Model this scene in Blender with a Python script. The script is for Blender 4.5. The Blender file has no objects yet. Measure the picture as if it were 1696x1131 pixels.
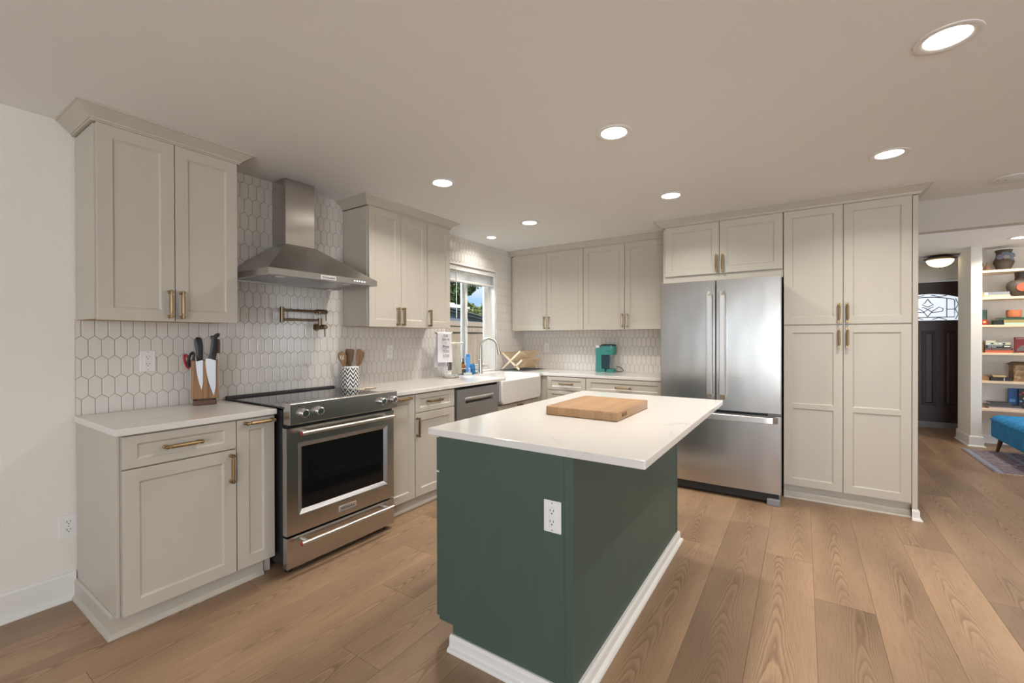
import bpy, bmesh, math, random
from mathutils import Vector, Matrix
random.seed(7)
R = math.radians
scn = bpy.context.scene
COL = scn.collection
ZC = 2.379          # ceiling height
YB = 4.138          # back wall of the kitchen

# ------------------------------------------------------------------ camera
def make_camera():
    yaw, pitch, roll = R(33.5173), R(-0.2722), R(-0.12)
    fw = Vector((-math.sin(yaw) * math.cos(pitch), math.cos(yaw) * math.cos(pitch), math.sin(pitch)))
    rt = Vector((math.cos(yaw), math.sin(yaw), 0)); up = rt.cross(fw)
    rt2 = rt * math.cos(roll) + up * math.sin(roll); up2 = rt2.cross(fw)
    cd = bpy.data.cameras.new('camera'); co = bpy.data.objects.new('camera', cd); COL.objects.link(co)
    m = Matrix((rt2, up2, -fw)).transposed().to_4x4(); m.translation = Vector((3.0614, -0.7513, 1.2996))
    co.matrix_world = m
    cd.sensor_fit = 'HORIZONTAL'; cd.sensor_width = 36.0
    cd.lens = 726.228 / 1696 * 36; cd.shift_x = -0.284 / 1696; cd.shift_y = -1.772 / 1696
    cd.clip_start = 0.02; cd.clip_end = 200
    scn.camera = co
make_camera()

# ------------------------------------------------------------------ view, sky, daylight
scn.view_settings.view_transform = 'Standard'; scn.view_settings.look = 'None'
scn.view_settings.gamma = 1.0; scn.view_settings.exposure = 0.17; scn.view_settings.use_curve_mapping = False
cy = scn.cycles
cy.use_denoising = True; cy.max_bounces = 10; cy.diffuse_bounces = 6; cy.glossy_bounces = 4
cy.transmission_bounces = 6; cy.transparent_max_bounces = 12; cy.sample_clamp_indirect = 6.0
cy.caustics_reflective = False; cy.caustics_refractive = False

def make_world():
    w = bpy.data.worlds.new('sky'); scn.world = w; w.use_nodes = True
    nt = w.node_tree; nt.nodes.clear(); N = nt.nodes.new; L = nt.links.new
    out = N('ShaderNodeOutputWorld'); bg = N('ShaderNodeBackground'); bg.inputs['Strength'].default_value = 1.0
    tc = N('ShaderNodeTexCoord'); sp = N('ShaderNodeSeparateXYZ'); L(tc.outputs['Generated'], sp.inputs[0])
    cr = N('ShaderNodeValToRGB'); e = cr.color_ramp.elements
    e[0].position = 0.0; e[0].color = (.66, .82, .96, 1); e[1].position = .5; e[1].color = (.16, .38, .80, 1)
    e2 = cr.color_ramp.elements.new(.14); e2.color = (.30, .58, .95, 1)
    L(sp.outputs['Z'], cr.inputs[0])
    mp = N('ShaderNodeMapping'); mp.inputs['Scale'].default_value = (2.2, 2.2, 7.0); L(tc.outputs['Generated'], mp.inputs[0])
    no = N('ShaderNodeTexNoise'); no.inputs['Scale'].default_value = 2.1; no.inputs['Detail'].default_value = 7; L(mp.outputs[0], no.inputs['Vector'])
    r2 = N('ShaderNodeValToRGB'); r2.color_ramp.elements[0].position = .47; r2.color_ramp.elements[1].position = .66
    L(no.outputs['Fac'], r2.inputs[0])
    mx = N('ShaderNodeMix'); mx.data_type = 'RGBA'; L(r2.outputs[0], mx.inputs[0]); L(cr.outputs[0], mx.inputs[6]); mx.inputs[7].default_value = (.95, .96, .98, 1)
    L(mx.outputs[2], bg.inputs['Color']); L(bg.outputs[0], out.inputs[0])
make_world()

def light(name, kind, loc, rot, energy, color=(1, 1, 1), **kw):
    d = bpy.data.lights.new(name, kind); d.energy = energy; d.color = color
    for k, v in kw.items(): setattr(d, k, v)
    o = bpy.data.objects.new(name, d); COL.objects.link(o); o.location = loc; o.rotation_euler = rot
    return o
# sun on the garden outside the kitchen window
light('sun', 'SUN', (0, 0, 8), (R(46), 0, R(62)), 6.0, (1.0, .95, .86), angle=R(1.0))
# daylight standing in the glass doors behind the camera and in the side window
light('daylight_patio_door', 'AREA', (1.95, -4.56, 1.08), (R(90), 0, 0), 13, (.88, .94, 1.0), shape='RECTANGLE', size=1.9, size_y=1.95)
light('added_dining_fill', 'AREA', (5.0, -4.56, 1.2), (R(90), 0, 0), 120, (.90, .95, 1.0), shape='RECTANGLE', size=2.3, size_y=1.7)  # unseen panel added behind the camera for more fill light
light('daylight_side_window', 'AREA', (7.14, -1.2, 1.3), (R(90), 0, R(90)), 18, (.90, .95, 1.0), shape='RECTANGLE', size=2.4, size_y=1.5)
light('added_kitchen_fill', 'AREA', (-1.05, 3.05, 2.85), (R(58), 0, R(-83)), 190, (.90, .95, 1.0), shape='RECTANGLE', size=1.9, size_y=.9)  # panel added outside above the view to strengthen the window's daylight
light('added_living_fill', 'AREA', (7.14, 5.3, 1.4), (R(90), 0, R(90)), 24, (.92, .96, 1.0), shape='RECTANGLE', size=1.6, size_y=1.3)  # unseen panel added on the living room side as extra fill
LAMP = 9.5          # watts of one recessed ceiling light
WARM = (1.0, .93, .845)

# ------------------------------------------------------------------ materials
MATS = {}
def mat(name, color, rough=.5, metal=0.0, spec=.5, **kw):
    m = bpy.data.materials.new(name); m.use_nodes = True
    b = m.node_tree.nodes['Principled BSDF']
    b.inputs['Base Color'].default_value = (*color, 1); b.inputs['Roughness'].default_value = rough
    b.inputs['Metallic'].default_value = metal; b.inputs['Specular IOR Level'].default_value = spec
    for k, v in kw.items(): b.inputs[k].default_value = v
    MATS[name] = m; return m
def nodes(m):
    nt = m.node_tree; return nt.nodes.new, nt.links.new, nt.nodes['Principled BSDF']
def add_bump(m, scale, strength, dist=.002, stretch=(1, 1, 1), detail=2):
    N, L, b = nodes(m)
    tc = N('ShaderNodeTexCoord'); mp = N('ShaderNodeMapping'); mp.inputs['Scale'].default_value = stretch
    no = N('ShaderNodeTexNoise'); no.inputs['Scale'].default_value = scale; no.inputs['Detail'].default_value = detail
    bp = N('ShaderNodeBump'); bp.inputs['Strength'].default_value = strength; bp.inputs['Distance'].default_value = dist
    L(tc.outputs['Object'], mp.inputs[0]); L(mp.outputs[0], no.inputs['Vector']); L(no.outputs['Fac'], bp.inputs['Height']); L(bp.outputs[0], b.inputs['Normal'])
def add_noise_color(m, c2, scale, stretch=(1, 1, 1), lo=.4, hi=.65, detail=4, rough=None):
    N, L, b = nodes(m)
    tc = N('ShaderNodeTexCoord'); mp = N('ShaderNodeMapping'); mp.inputs['Scale'].default_value = stretch
    no = N('ShaderNodeTexNoise'); no.inputs['Scale'].default_value = scale; no.inputs['Detail'].default_value = detail
    r = N('ShaderNodeValToRGB'); r.color_ramp.elements[0].position = lo; r.color_ramp.elements[1].position = hi
    r.color_ramp.elements[0].color = b.inputs['Base Color'].default_value; r.color_ramp.elements[1].color = (*c2, 1)
    L(tc.outputs['Object'], mp.inputs[0]); L(mp.outputs[0], no.inputs['Vector']); L(no.outputs['Fac'], r.inputs[0]); L(r.outputs[0], b.inputs['Base Color'])

cab = mat('cabinet_paint', (.525, .49, .425), .42); add_noise_color(cab, (.515, .48, .415), 9, (1, 1, .15))
wallp = mat('wall_paint', (.80, .775, .72), .75, spec=.3); add_bump(wallp, 130, .35, .004)
ceilp = mat('ceiling_paint', (.87, .872, .868), .85, spec=.2); add_bump(ceilp, 90, .12, .002)
trimw = mat('white_trim', (.80, .79, .76), .4)
tile = mat('tile_glaze', (.72, .69, .65), .16); add_noise_color(tile, (.69, .66, .62), 4, lo=.35, hi=.7)
grout = mat('grout', (.40, .36, .31), .9)
quartz = mat('quartz', (.72, .70, .67), .10)
steel = mat('brushed_steel', (.53, .51, .485), .27, 1.0)
steel_v = mat('brushed_steel_panel', (.50, .485, .465), .26, 1.0)
steel_d = mat('grey_steel', (.46, .465, .475), .40, 1.0)
hsteel = mat('handle_steel', (.66, .645, .625), .32, 1.0)
satin = mat('satin_steel', (.74, .73, .72), .5, 1.0)
chrome = mat('chrome', (.72, .71, .70), .12, 1.0)
nickel = mat('brushed_nickel', (.60, .55, .48), .28, 1.0)
brass = mat('satin_bronze', (.36, .255, .14), .34, 1.0)
bronze = mat('antique_bronze', (.20, .148, .095), .32, 1.0)
green = mat('green_paint', (.066, .103, .085), .45, spec=.3); add_noise_color(green, (.070, .107, .089), 14, (1, 1, .2))
blackp = mat('black_plastic', (.012, .012, .013), .4)
blackg = mat('black_glass', (.006, .006, .007), .04)
greyp = mat('grey_plastic', (.22, .22, .23), .45)
whitep = mat('white_plastic', (.80, .79, .77), .32)
ceramic = mat('sink_ceramic', (.74, .725, .70), .10)
dark = mat('dark_gap', (.02, .018, .016), .8)
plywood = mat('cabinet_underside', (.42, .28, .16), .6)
redm = mat('red_badge', (.35, .02, .02), .35)
wood_d = mat('acacia', (.16, .075, .033), .45); add_noise_color(wood_d, (.36, .195, .085), 3.0, (14, 14, .6), .35, .62)
wood_b = mat('walnut_base', (.10, .045, .022), .4)
wood_u = mat('utensil_wood', (.20, .10, .045), .55); add_noise_color(wood_u, (.12, .055, .025), 5, (12, 12, .8))
wood_u2 = mat('olive_wood', (.30, .165, .075), .55); add_noise_color(wood_u2, (.20, .10, .045), 5, (12, 12, .8))
bamboo = mat('bamboo', (.66, .47, .27), .5); bamboo2 = mat('pale_bamboo', (.80, .68, .50), .5)
blade = mat('knife_blade', (.52, .54, .57), .38, 1.0)
shelfm = mat('shelf_edge', (.80, .62, .42), .5)
doorm = mat('entry_door_paint', (.045, .022, .026), .38); add_bump(doorm, 60, .25, .002, (1, 1, .06))
teal = mat('teal_plastic', (.045, .235, .21), .28); teal_d = mat('dark_teal', (.012, .045, .055), .25)
velvet = mat('blue_velvet', (.008, .16, .39), .8); add_noise_color(velvet, (.016, .26, .54), 30, (1, 1, .3))
def glassy(name, color, alpha=.12, rough=.02):
    m = bpy.data.materials.new(name); m.use_nodes = True; nt = m.node_tree; nt.nodes.clear()
    N, L = nt.nodes.new, nt.links.new
    o = N('ShaderNodeOutputMaterial'); t = N('ShaderNodeBsdfTransparent'); t.inputs[0].default_value = (*color, 1)
    g = N('ShaderNodeBsdfGlossy'); g.inputs['Roughness'].default_value = rough; g.inputs['Color'].default_value = (1, 1, 1, 1)
    f = N('ShaderNodeLayerWeight'); f.inputs[0].default_value = .12; mx = N('ShaderNodeMixShader')
    L(f.outputs['Fresnel'], mx.inputs[0]); L(t.outputs[0], mx.inputs[1]); L(g.outputs[0], mx.inputs[2]); L(mx.outputs[0], o.inputs[0])
    MATS[name] = m; return m
pane_m = glassy('window_glass', (.95, .97, .97))
def emit(name, color, s):
    m = mat(name, (.8, .8, .8), .5); b = m.node_tree.nodes['Principled BSDF']
    b.inputs['Emission Color'].default_value = (*color, 1); b.inputs['Emission Strength'].default_value = s; return m
lens_m = emit('lamp_lens', WARM, 9.0)
bowl_m = emit('lamp_bowl', (1.0, .80, .50), 2.0)
led_m = emit('button_led', (1, .95, .9), 1.6)

def quartz_veins(m):
    N, L, b = nodes(m)
    tc = N('ShaderNodeTexCoord')
    n1 = N('ShaderNodeTexNoise'); n1.inputs['Scale'].default_value = 2.3; n1.inputs['Detail'].default_value = 5; n1.inputs['Distortion'].default_value = 1.6
    ab = N('ShaderNodeMath'); ab.operation = 'SUBTRACT'; ab.inputs[1].default_value = .5
    a2 = N('ShaderNodeMath'); a2.operation = 'ABSOLUTE'
    r = N('ShaderNodeValToRGB'); e = r.color_ramp.elements; e[0].position = 0; e[0].color = (.78, .76, .73, 1); e[1].position = .006; e[1].color = (1, 1, 1, 1)
    n2 = N('ShaderNodeTexNoise'); n2.inputs['Scale'].default_value = 3.1; r2 = N('ShaderNodeValToRGB'); r2.color_ramp.elements[0].position = .50; r2.color_ramp.elements[1].position = .66
    mx = N('ShaderNodeMix'); mx.data_type = 'RGBA'; mx.blend_type = 'MULTIPLY'
    L(tc.outputs['Object'], n1.inputs['Vector']); L(n1.outputs['Fac'], ab.inputs[0]); L(ab.outputs[0], a2.inputs[0]); L(a2.outputs[0], r.inputs[0])
    L(tc.outputs['Object'], n2.inputs['Vector']); L(n2.outputs['Fac'], r2.inputs[0]); L(r2.outputs[0], mx.inputs[0])
    mx.inputs[6].default_value = b.inputs['Base Color'].default_value; L(r.outputs[0], mx.inputs[7]); L(mx.outputs[2], b.inputs['Base Color'])
quartz_veins(quartz)

def brushed(m, stretch, wav=0.0):
    N, L, b = nodes(m)
    tc = N('ShaderNodeTexCoord'); mp = N('ShaderNodeMapping'); mp.inputs['Scale'].default_value = stretch
    no = N('ShaderNodeTexNoise'); no.inputs['Scale'].default_value = 300; no.inputs['Detail'].default_value = 2
    mr = N('ShaderNodeMapRange'); r0 = b.inputs['Roughness'].default_value
    mr.inputs['To Min'].default_value = r0 * .92; mr.inputs['To Max'].default_value = r0 * 1.1
    if wav:
        n2 = N('ShaderNodeTexNoise'); n2.inputs['Scale'].default_value = 3.2; n2.inputs['Detail'].default_value = 1
        m2 = N('ShaderNodeMapping'); m2.inputs['Scale'].default_value = (1.6, 1, .55); L(tc.outputs['Object'], m2.inputs[0]); L(m2.outputs[0], n2.inputs['Vector'])
        b2 = N('ShaderNodeBump'); b2.inputs['Strength'].default_value = 1.0; b2.inputs['Distance'].default_value = wav
        L(n2.outputs['Fac'], b2.inputs['Height']); L(b2.outputs[0], b.inputs['Normal'])
    tg = N('ShaderNodeTangent'); tg.direction_type = 'RADIAL'; tg.axis = 'Z'; L(tg.outputs[0], b.inputs['Tangent'])
    b.inputs['Anisotropic'].default_value = .6
brushed(steel, (1, .02, 1)); brushed(steel_v, (.03, 1, 1), .004); brushed(steel_d, (1, .03, 1))

def oak_floor():
    m = mat('oak_planks', (.45, .28, .15), .36, spec=.45)
    N, L, b = nodes(m)
    def math_(op, a, c=None, d=None):
        n = N('ShaderNodeMath'); n.operation = op
        for i, v in enumerate((a, c, d)):
            if v is None: continue
            if isinstance(v, (int, float)): n.inputs[i].default_value = v
            else: L(v, n.inputs[i])
        return n.outputs[0]
    uv = N('ShaderNodeUVMap'); uv.uv_map = 'plank'
    at = N('ShaderNodeAttribute'); at.attribute_name = 'pid'
    s = N('ShaderNodeSeparateXYZ'); L(uv.outputs[0], s.inputs[0]); c = N('ShaderNodeSeparateColor'); L(at.outputs['Color'], c.inputs[0])
    u, v = s.outputs['X'], s.outputs['Y']; r1, r2, r3 = c.outputs['Red'], c.outputs['Green'], c.outputs['Blue']
    vo = math_('ADD', v, math_('MULTIPLY', r2, 37.0))
    def noise(su, sv, scale=1.0, det=2, zz=0.0):
        cb = N('ShaderNodeCombineXYZ'); L(math_('MULTIPLY', u, su), cb.inputs[0]); L(math_('MULTIPLY', vo, sv), cb.inputs[1]); L(math_('MULTIPLY_ADD', r3, 20.0, zz), cb.inputs[2])
        n = N('ShaderNodeTexNoise'); n.inputs['Scale'].default_value = scale; n.inputs['Detail'].default_value = det; L(cb.outputs[0], n.inputs['Vector']); return n.outputs['Fac']
    n1 = noise(3.2, 1.1, 1, 2); n2 = noise(15, 4.5, 1, 2, 5.0)
    uc = math_('ADD', u, math_('MULTIPLY_ADD', r3, .11, -.055))
    uc = math_('ADD', uc, math_('MULTIPLY_ADD', n1, .10, -.05))
    ring = math_('MULTIPLY', math_('MULTIPLY', uc, uc), 1250.0)
    ring = math_('ADD', ring, math_('MULTIPLY', n1, 11.0))
    ring = math_('ADD', ring, math_('MULTIPLY', n2, 1.5))
    ring = math_('ADD', ring, math_('MULTIPLY', vo, 7.5))
    fr = math_('FRACT', ring)
    line = N('ShaderNodeValToRGB'); e = line.color_ramp.elements
    e[0].position = 0; e[0].color = (1, 1, 1, 1); e[1].position = .55; e[1].color = (.12, .12, .12, 1)
    x = e.new(.86); x.color = (0, 0, 0, 1); x = e.new(.97); x.color = (.9, .9, .9, 1)
    L(fr, line.inputs[0])
    # fade the lines away from the heart of the figure
    d = math_('ABSOLUTE', uc); fade = N('ShaderNodeMapRange'); fade.inputs['From Min'].default_value = .015; fade.inputs['From Max'].default_value = .10
    fade.inputs['To Min'].default_value = 1.0; fade.inputs['To Max'].default_value = .30; L(d, fade.inputs[0])
    patch = noise(3, 1.3, 1, 1, 9.0)
    pr = N('ShaderNodeMapRange'); pr.inputs['From Min'].default_value = .35; pr.inputs['From Max'].default_value = .65; L(patch, pr.inputs[0])
    amt = math_('MULTIPLY', math_('MULTIPLY', line.outputs[0], fade.outputs[0]), math_('MULTIPLY_ADD', pr.outputs[0], .6, .4))
    fine = noise(260, 9, 1, 3, 3.0)
    tone = noise(3.5, 1.0, 1, 2, 13.0)
    base = N('ShaderNodeMix'); base.data_type = 'RGBA'; base.inputs[6].default_value = (.225, .144, .089, 1); base.inputs[7].default_value = (.455, .302, .186, 1)
    L(math_('ADD', math_('MULTIPLY', r1, .58), math_('MULTIPLY_ADD', tone, 1.7, -.62)), base.inputs[0])
    g1 = N('ShaderNodeMix'); g1.data_type = 'RGBA'; g1.blend_type = 'MULTIPLY'; L(math_('MULTIPLY', amt, .78), g1.inputs[0]); L(base.outputs[2], g1.inputs[6]); g1.inputs[7].default_value = (.43, .36, .30, 1)
    g2 = N('ShaderNodeMix'); g2.data_type = 'RGBA'; g2.blend_type = 'MULTIPLY'
    fr2 = N('ShaderNodeMapRange'); fr2.inputs['From Min'].default_value = .48; fr2.inputs['From Max'].default_value = .75; fr2.inputs['To Max'].default_value = .55; L(fine, fr2.inputs[0])
    L(fr2.outputs[0], g2.inputs[0]); L(g1.outputs[2], g2.inputs[6]); g2.inputs[7].default_value = (.66, .58, .52, 1)
    # knots
    vo2 = N('ShaderNodeCombineXYZ'); L(math_('MULTIPLY', u, 5.0), vo2.inputs[0]); L(math_('MULTIPLY', vo, 2.1), vo2.inputs[1]); L(math_('MULTIPLY', r1, 50.0), vo2.inputs[2])
    vr = N('ShaderNodeTexVoronoi'); vr.inputs['Scale'].default_value = .9; L(vo2.outputs[0], vr.inputs['Vector'])
    kn = N('ShaderNodeMapRange'); kn.inputs['From Min'].default_value = .018; kn.inputs['From Max'].default_value = .06; kn.inputs['To Min'].default_value = .75; kn.inputs['To Max'].default_value = 0; L(vr.outputs['Distance'], kn.inputs[0])
    g3 = N('ShaderNodeMix'); g3.data_type = 'RGBA'; g3.blend_type = 'MULTIPLY'; L(kn.outputs[0], g3.inputs[0]); L(g2.outputs[2], g3.inputs[6]); g3.inputs[7].default_value = (.42, .32, .26, 1)
    L(g3.outputs[2], b.inputs['Base Color'])
    bp = N('ShaderNodeBump'); bp.inputs['Strength'].default_value = .25; bp.inputs['Distance'].default_value = .0012; L(math_('ADD', amt, fine), bp.inputs['Height']); bp.invert = True
    L(bp.outputs[0], b.inputs['Normal'])
    rr = N('ShaderNodeMapRange'); rr.inputs['To Min'].default_value = .30; rr.inputs['To Max'].default_value = .46; L(fine, rr.inputs[0]); L(rr.outputs[0], b.inputs['Roughness'])
    return m
oak = oak_floor()

def flat(name, c, rough=.55): return mat(name, c, rough)

# ------------------------------------------------------------------ mesh builder
WL = {}
class Frame:
    def __init__(s, O, U, N): s.O, s.U, s.N = Vector(O), Vector(U), Vector(N)
    def __call__(s, u, n, z): return s.O + s.U * u + s.N * n + Vector((0, 0, z))
LEFT = Frame((0, 0, 0), (0, 1, 0), (1, 0, 0))          # u = y along the range wall, n = out of the wall
BACK = Frame((0, YB, 0), (1, 0, 0), (0, -1, 0))        # u = x along the back wall
class MB:
    def __init__(s, f=None): s.v, s.f, s.m, s.mi, s.fr = [], [], [], 0, f
    def add(s, vs, fs):
        o = len(s.v)
        for p in vs: s.v.append(s.fr(*p) if s.fr else Vector(p))
        for q in fs: s.f.append([i + o for i in q]); s.m.append(s.mi)
        return s
    def box(s, a, b):
        (x0, y0, z0), (x1, y1, z1) = [min(p, q) for p, q in zip(a, b)], [max(p, q) for p, q in zip(a, b)]
        return s.add([(x0, y0, z0), (x1, y0, z0), (x1, y1, z0), (x0, y1, z0), (x0, y0, z1), (x1, y0, z1), (x1, y1, z1), (x0, y1, z1)],
                     [(0, 3, 2, 1), (4, 5, 6, 7), (0, 1, 5, 4), (1, 2, 6, 5), (2, 3, 7, 6), (3, 0, 4, 7)])
    def loft(s, rings, cap=True, closed=False):
        n = len(rings[0]); vs = [p for r in rings for p in r]; fs = []
        k = len(rings)
        for i in range(k if closed else k - 1):
            a, b = i * n, ((i + 1) % k) * n
            for j in range(n): fs.append((a + j, a + (j + 1) % n, b + (j + 1) % n, b + j))
        if cap and not closed: fs += [tuple(range(n - 1, -1, -1)), tuple((k - 1) * n + j for j in range(n))]
        return s.add(vs, fs)
    def prism(s, poly, axis, a, b):
        def P(p, t):
            return {'z': (p[0], p[1], t), 'y': (p[0], t, p[1]), 'x': (t, p[0], p[1])}[axis]
        return s.loft([[P(p, a) for p in poly], [P(p, b) for p in poly]])
    def lathe(s, c, prof, n=20, axis='z', cap=True):
        rings = []
        for r, h in prof:
            ring = []
            for k in range(n):
                t = 2 * math.pi * k / n; x, y = r * math.cos(t), r * math.sin(t)
                ring.append({'z': (c[0] + x, c[1] + y, c[2] + h), 'x': (c[0] + h, c[1] + x, c[2] + y), 'y': (c[0] + x, c[1] + h, c[2] + y)}[axis])
            rings.append(ring)
        return s.loft(rings, cap)
    def tube(s, path, r, n=8, ry=None, cap=True):
        P = [Vector(p) for p in path]; rings = []; rr = r if isinstance(r, (list, tuple)) else [r] * len(P)
        T0 = (P[1] - P[0]).normalized(); ref = Vector((0, 0, 1)) if abs(T0.z) < .9 else Vector((1, 0, 0))
        A = T0.cross(ref).normalized()
        for i, p in enumerate(P):
            T = (P[min(i + 1, len(P) - 1)] - P[max(i - 1, 0)]).normalized()
            A = (A - T * A.dot(T)).normalized(); B = T.cross(A)
            rings.append([tuple(p + A * math.cos(2 * math.pi * k / n) * rr[i] + B * math.sin(2 * math.pi * k / n) * (ry if ry else rr[i])) for k in range(n)])
        return s.loft(rings, cap)
    def ball(s, c, r, n=14, m=8, sz=1.0):
        return s.lathe(c, [(max(1e-4, r * math.sin(math.pi * i / m)), -r * sz * math.cos(math.pi * i / m)) for i in range(m + 1)], n)
    def build(s, name, mats, parent=None, bevel=0, seg=2, smooth=None, recalc=True, origin=None, **props):
        me = bpy.data.meshes.new(name); V = s.v
        if origin is None:
            lo = [min(p[i] for p in V) for i in range(3)]; hi = [max(p[i] for p in V) for i in range(3)]
            origin = Vector(((lo[0] + hi[0]) / 2, (lo[1] + hi[1]) / 2, lo[2]))
        else: origin = Vector(origin)
        me.from_pydata([tuple(p - origin) for p in V], [], s.f)
        for mm in (mats if isinstance(mats, (list, tuple)) else [mats]): me.materials.append(mm)
        me.polygons.foreach_set('material_index', s.m)
        if recalc:
            bm = bmesh.new(); bm.from_mesh(me); bmesh.ops.recalc_face_normals(bm, faces=bm.faces); bm.to_mesh(me); bm.free()
        if smooth:
            me.polygons.foreach_set('use_smooth', [True] * len(me.polygons)); me.set_sharp_from_angle(angle=R(smooth))
        me.update()
        o = bpy.data.objects.new(name, me); COL.objects.link(o)
        o.location = origin - (WL[parent] if parent else Vector((0, 0, 0)))
        if parent: o.parent = parent
        WL[o] = origin
        if bevel:
            md = o.modifiers.new('bevel', 'BEVEL'); md.width = bevel; md.segments = seg; md.limit_method = 'ANGLE'; md.angle_limit = R(35)
        for k, v in props.items(): o[k] = v
        return o
def thing(name, label, cat, loc, group=None):
    o = bpy.data.objects.new(name, None); COL.objects.link(o); o.location = loc; WL[o] = Vector(loc)
    o.empty_display_size = .05; o['label'] = label; o['category'] = cat
    if group: o['group'] = group
    return o
def tag(o, label, cat, group=None):
    o['label'] = label; o['category'] = cat
    if group: o['group'] = group
    return o
def struct(o): o['kind'] = 'structure'; return o
def copy_tree(o, parent=None):
    c = o.copy(); COL.objects.link(c); WL[c] = WL.get(o)
    if parent: c.parent = parent
    for ch in list(o.children): copy_tree(ch, c)
    return c
def place(o, loc, rz=0, label=None, group=None):
    o.location = loc; o.rotation_euler = (0, 0, rz)
    if label: o['label'] = label
    if group: o['group'] = group
    return o
def text_mb(txt, size, frame_fn, ext=.0006, align='CENTER'):
    cu = bpy.data.curves.new('t', 'FONT'); cu.body = txt; cu.size = size; cu.extrude = ext; cu.align_x = align; cu.align_y = 'CENTER'; cu.resolution_u = 2
    ob = bpy.data.objects.new('t', cu); COL.objects.link(ob)
    dg = bpy.context.evaluated_depsgraph_get(); me = bpy.data.meshes.new_from_object(ob.evaluated_get(dg))
    mb = MB(); mb.add([frame_fn(v.co.x, v.co.y, v.co.z) for v in me.vertices], [tuple(p.vertices) for p in me.polygons])
    bpy.data.objects.remove(ob); bpy.data.curves.remove(cu); bpy.data.meshes.remove(me)
    return mb
def arc(cx, cy, r, a0, a1, n):
    return [(cx + r * math.cos(R(a0 + (a1 - a0) * i / n)), cy + r * math.sin(R(a0 + (a1 - a0) * i / n))) for i in range(n + 1)]
def rrect(x0, y0, x1, y1, r, n=4):
    return arc(x1 - r, y1 - r, r, 0, 90, n) + arc(x0 + r, y1 - r, r, 90, 180, n) + arc(x0 + r, y0 + r, r, 180, 270, n) + arc(x1 - r, y0 + r, r, 270, 360, n)

# ------------------------------------------------------------------ floor of individual planks in one surface
def make_floor():
    PW, X0 = .2382, 2.873
    joints = {-3: 2.60, -2: 2.22, -1: 2.71, 0: 2.30, 1: 1.90, 2: 3.42, 3: 2.90, 4: 2.34, 5: 3.77, -8: 1.17, -7: .797, -6: .388, -9: -.249}
    verts, faces, uvs, cols = [], [], [], []
    gap = .0009
    for k in range(-13, 19):
        xa, xb = X0 + k * PW, X0 + (k + 1) * PW
        rnd = random.Random(k * 17 + 3)
        L = 2.15 if k == 2 else 1.83
        j = joints.get(k, rnd.uniform(0, L)); y = j - L * 5
        while y < 8.0:
            ya, yb = max(y, -4.75), min(y + L, 7.95); y += L
            if yb - ya < .02: continue
            o = len(verts); c = (rnd.random(), rnd.random(), rnd.random(), 1)
            a, b, d, e = xa + gap, xb - gap, ya + gap, yb - gap
            verts += [(a, d, 0), (b, d, 0), (b, e, 0), (a, e, 0), (a - gap * 2, d - gap * 2, -.004), (b + gap * 2, d - gap * 2, -.004), (b + gap * 2, e + gap * 2, -.004), (a - gap * 2, e + gap * 2, -.004)]
            u0, v0 = -(xb - xa) / 2, ya
            for q in ((0, 1, 2, 3), (0, 4, 5, 1), (1, 5, 6, 2), (2, 6, 7, 3), (3, 7, 4, 0)):
                faces.append([i + o for i in q]); uvs += [(verts[o + i][0] - xa + u0, verts[o + i][1] - v0) for i in q]; cols += [c] * 4
    o = len(verts); verts += [(-.3, -4.75, -.004), (7.35, -4.75, -.004), (7.35, 7.98, -.004), (-.3, 7.98, -.004), (-.3, -4.75, -.2), (7.35, -4.75, -.2), (7.35, 7.98, -.2), (-.3, 7.98, -.2)]
    nb = len(faces)
    for q in ((0, 1, 2, 3), (7, 6, 5, 4), (0, 4, 5, 1), (1, 5, 6, 2), (2, 6, 7, 3), (3, 7, 4, 0)):
        faces.append([i + o for i in q]); uvs += [(0, 0)] * 4; cols += [(0, 0, 0, 1)] * 4
    me = bpy.data.meshes.new('floor'); me.from_pydata(verts, [], faces)
    uvl = me.uv_layers.new(name='plank'); uvl.data.foreach_set('uv', [t for p in uvs for t in p])
    ca = me.color_attributes.new('pid', 'FLOAT_COLOR', 'CORNER'); ca.data.foreach_set('color', [t for p in cols for t in p])
    me.materials.append(oak); me.materials.append(wood_b)
    me.polygons.foreach_set('material_index', [0] * nb + [1] * 6)
    ob = bpy.data.objects.new('floor', me); COL.objects.link(ob); struct(ob)
make_floor()

# ------------------------------------------------------------------ room shell
def sbox(name, a, b, m, **kw): return struct(MB().box(a, b).build(name, m, **kw))
sbox('ceiling', (-.3, -4.75, ZC), (7.35, 8.0, ZC + .25), ceilp)
WY0, WY1, WZ0, WZ1 = 2.61, 3.50, .927, 2.087      # kitchen window opening
w = MB()
w.box((-.16, -4.75, 0), (0, WY0, ZC)); w.box((-.16, WY1, 0), (0, 4.3, ZC)); w.box((-.16, WY0, 0), (0, WY1, WZ0)); w.box((-.16, WY0, WZ1), (0, WY1, ZC))
struct(w.build('wall_left', wallp))
sbox('wall_back', (0, YB, 0), (3.72, YB + .12, ZC), wallp)
w = MB(); w.box((3.72, 3.95, 2.135), (7.2, 4.06, ZC)); w.box((6.0, 3.95, 0), (7.2, 4.06, 2.135)); struct(w.build('wall_header', mat('header_paint_dimmed', (.60, .57, .52), .75, spec=.3)))  # wall colour darkened here, the dim light over the opening put into the paint
sbox('wall_hall', (3.60, YB + .12, 0), (3.72, 7.85, ZC), wallp)
w = MB(); w.box((3.60, 7.85, 0), (4.10, 7.98, ZC)); w.box((5.04, 7.85, 0), (7.35, 7.98, ZC)); w.box((4.10, 7.85, 2.105), (5.04, 7.98, ZC)); struct(w.build('wall_entry', wallp))
sbox('wall_partition', (4.735, 6.633, 0), (4.83, 7.15, ZC), wallp)
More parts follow.
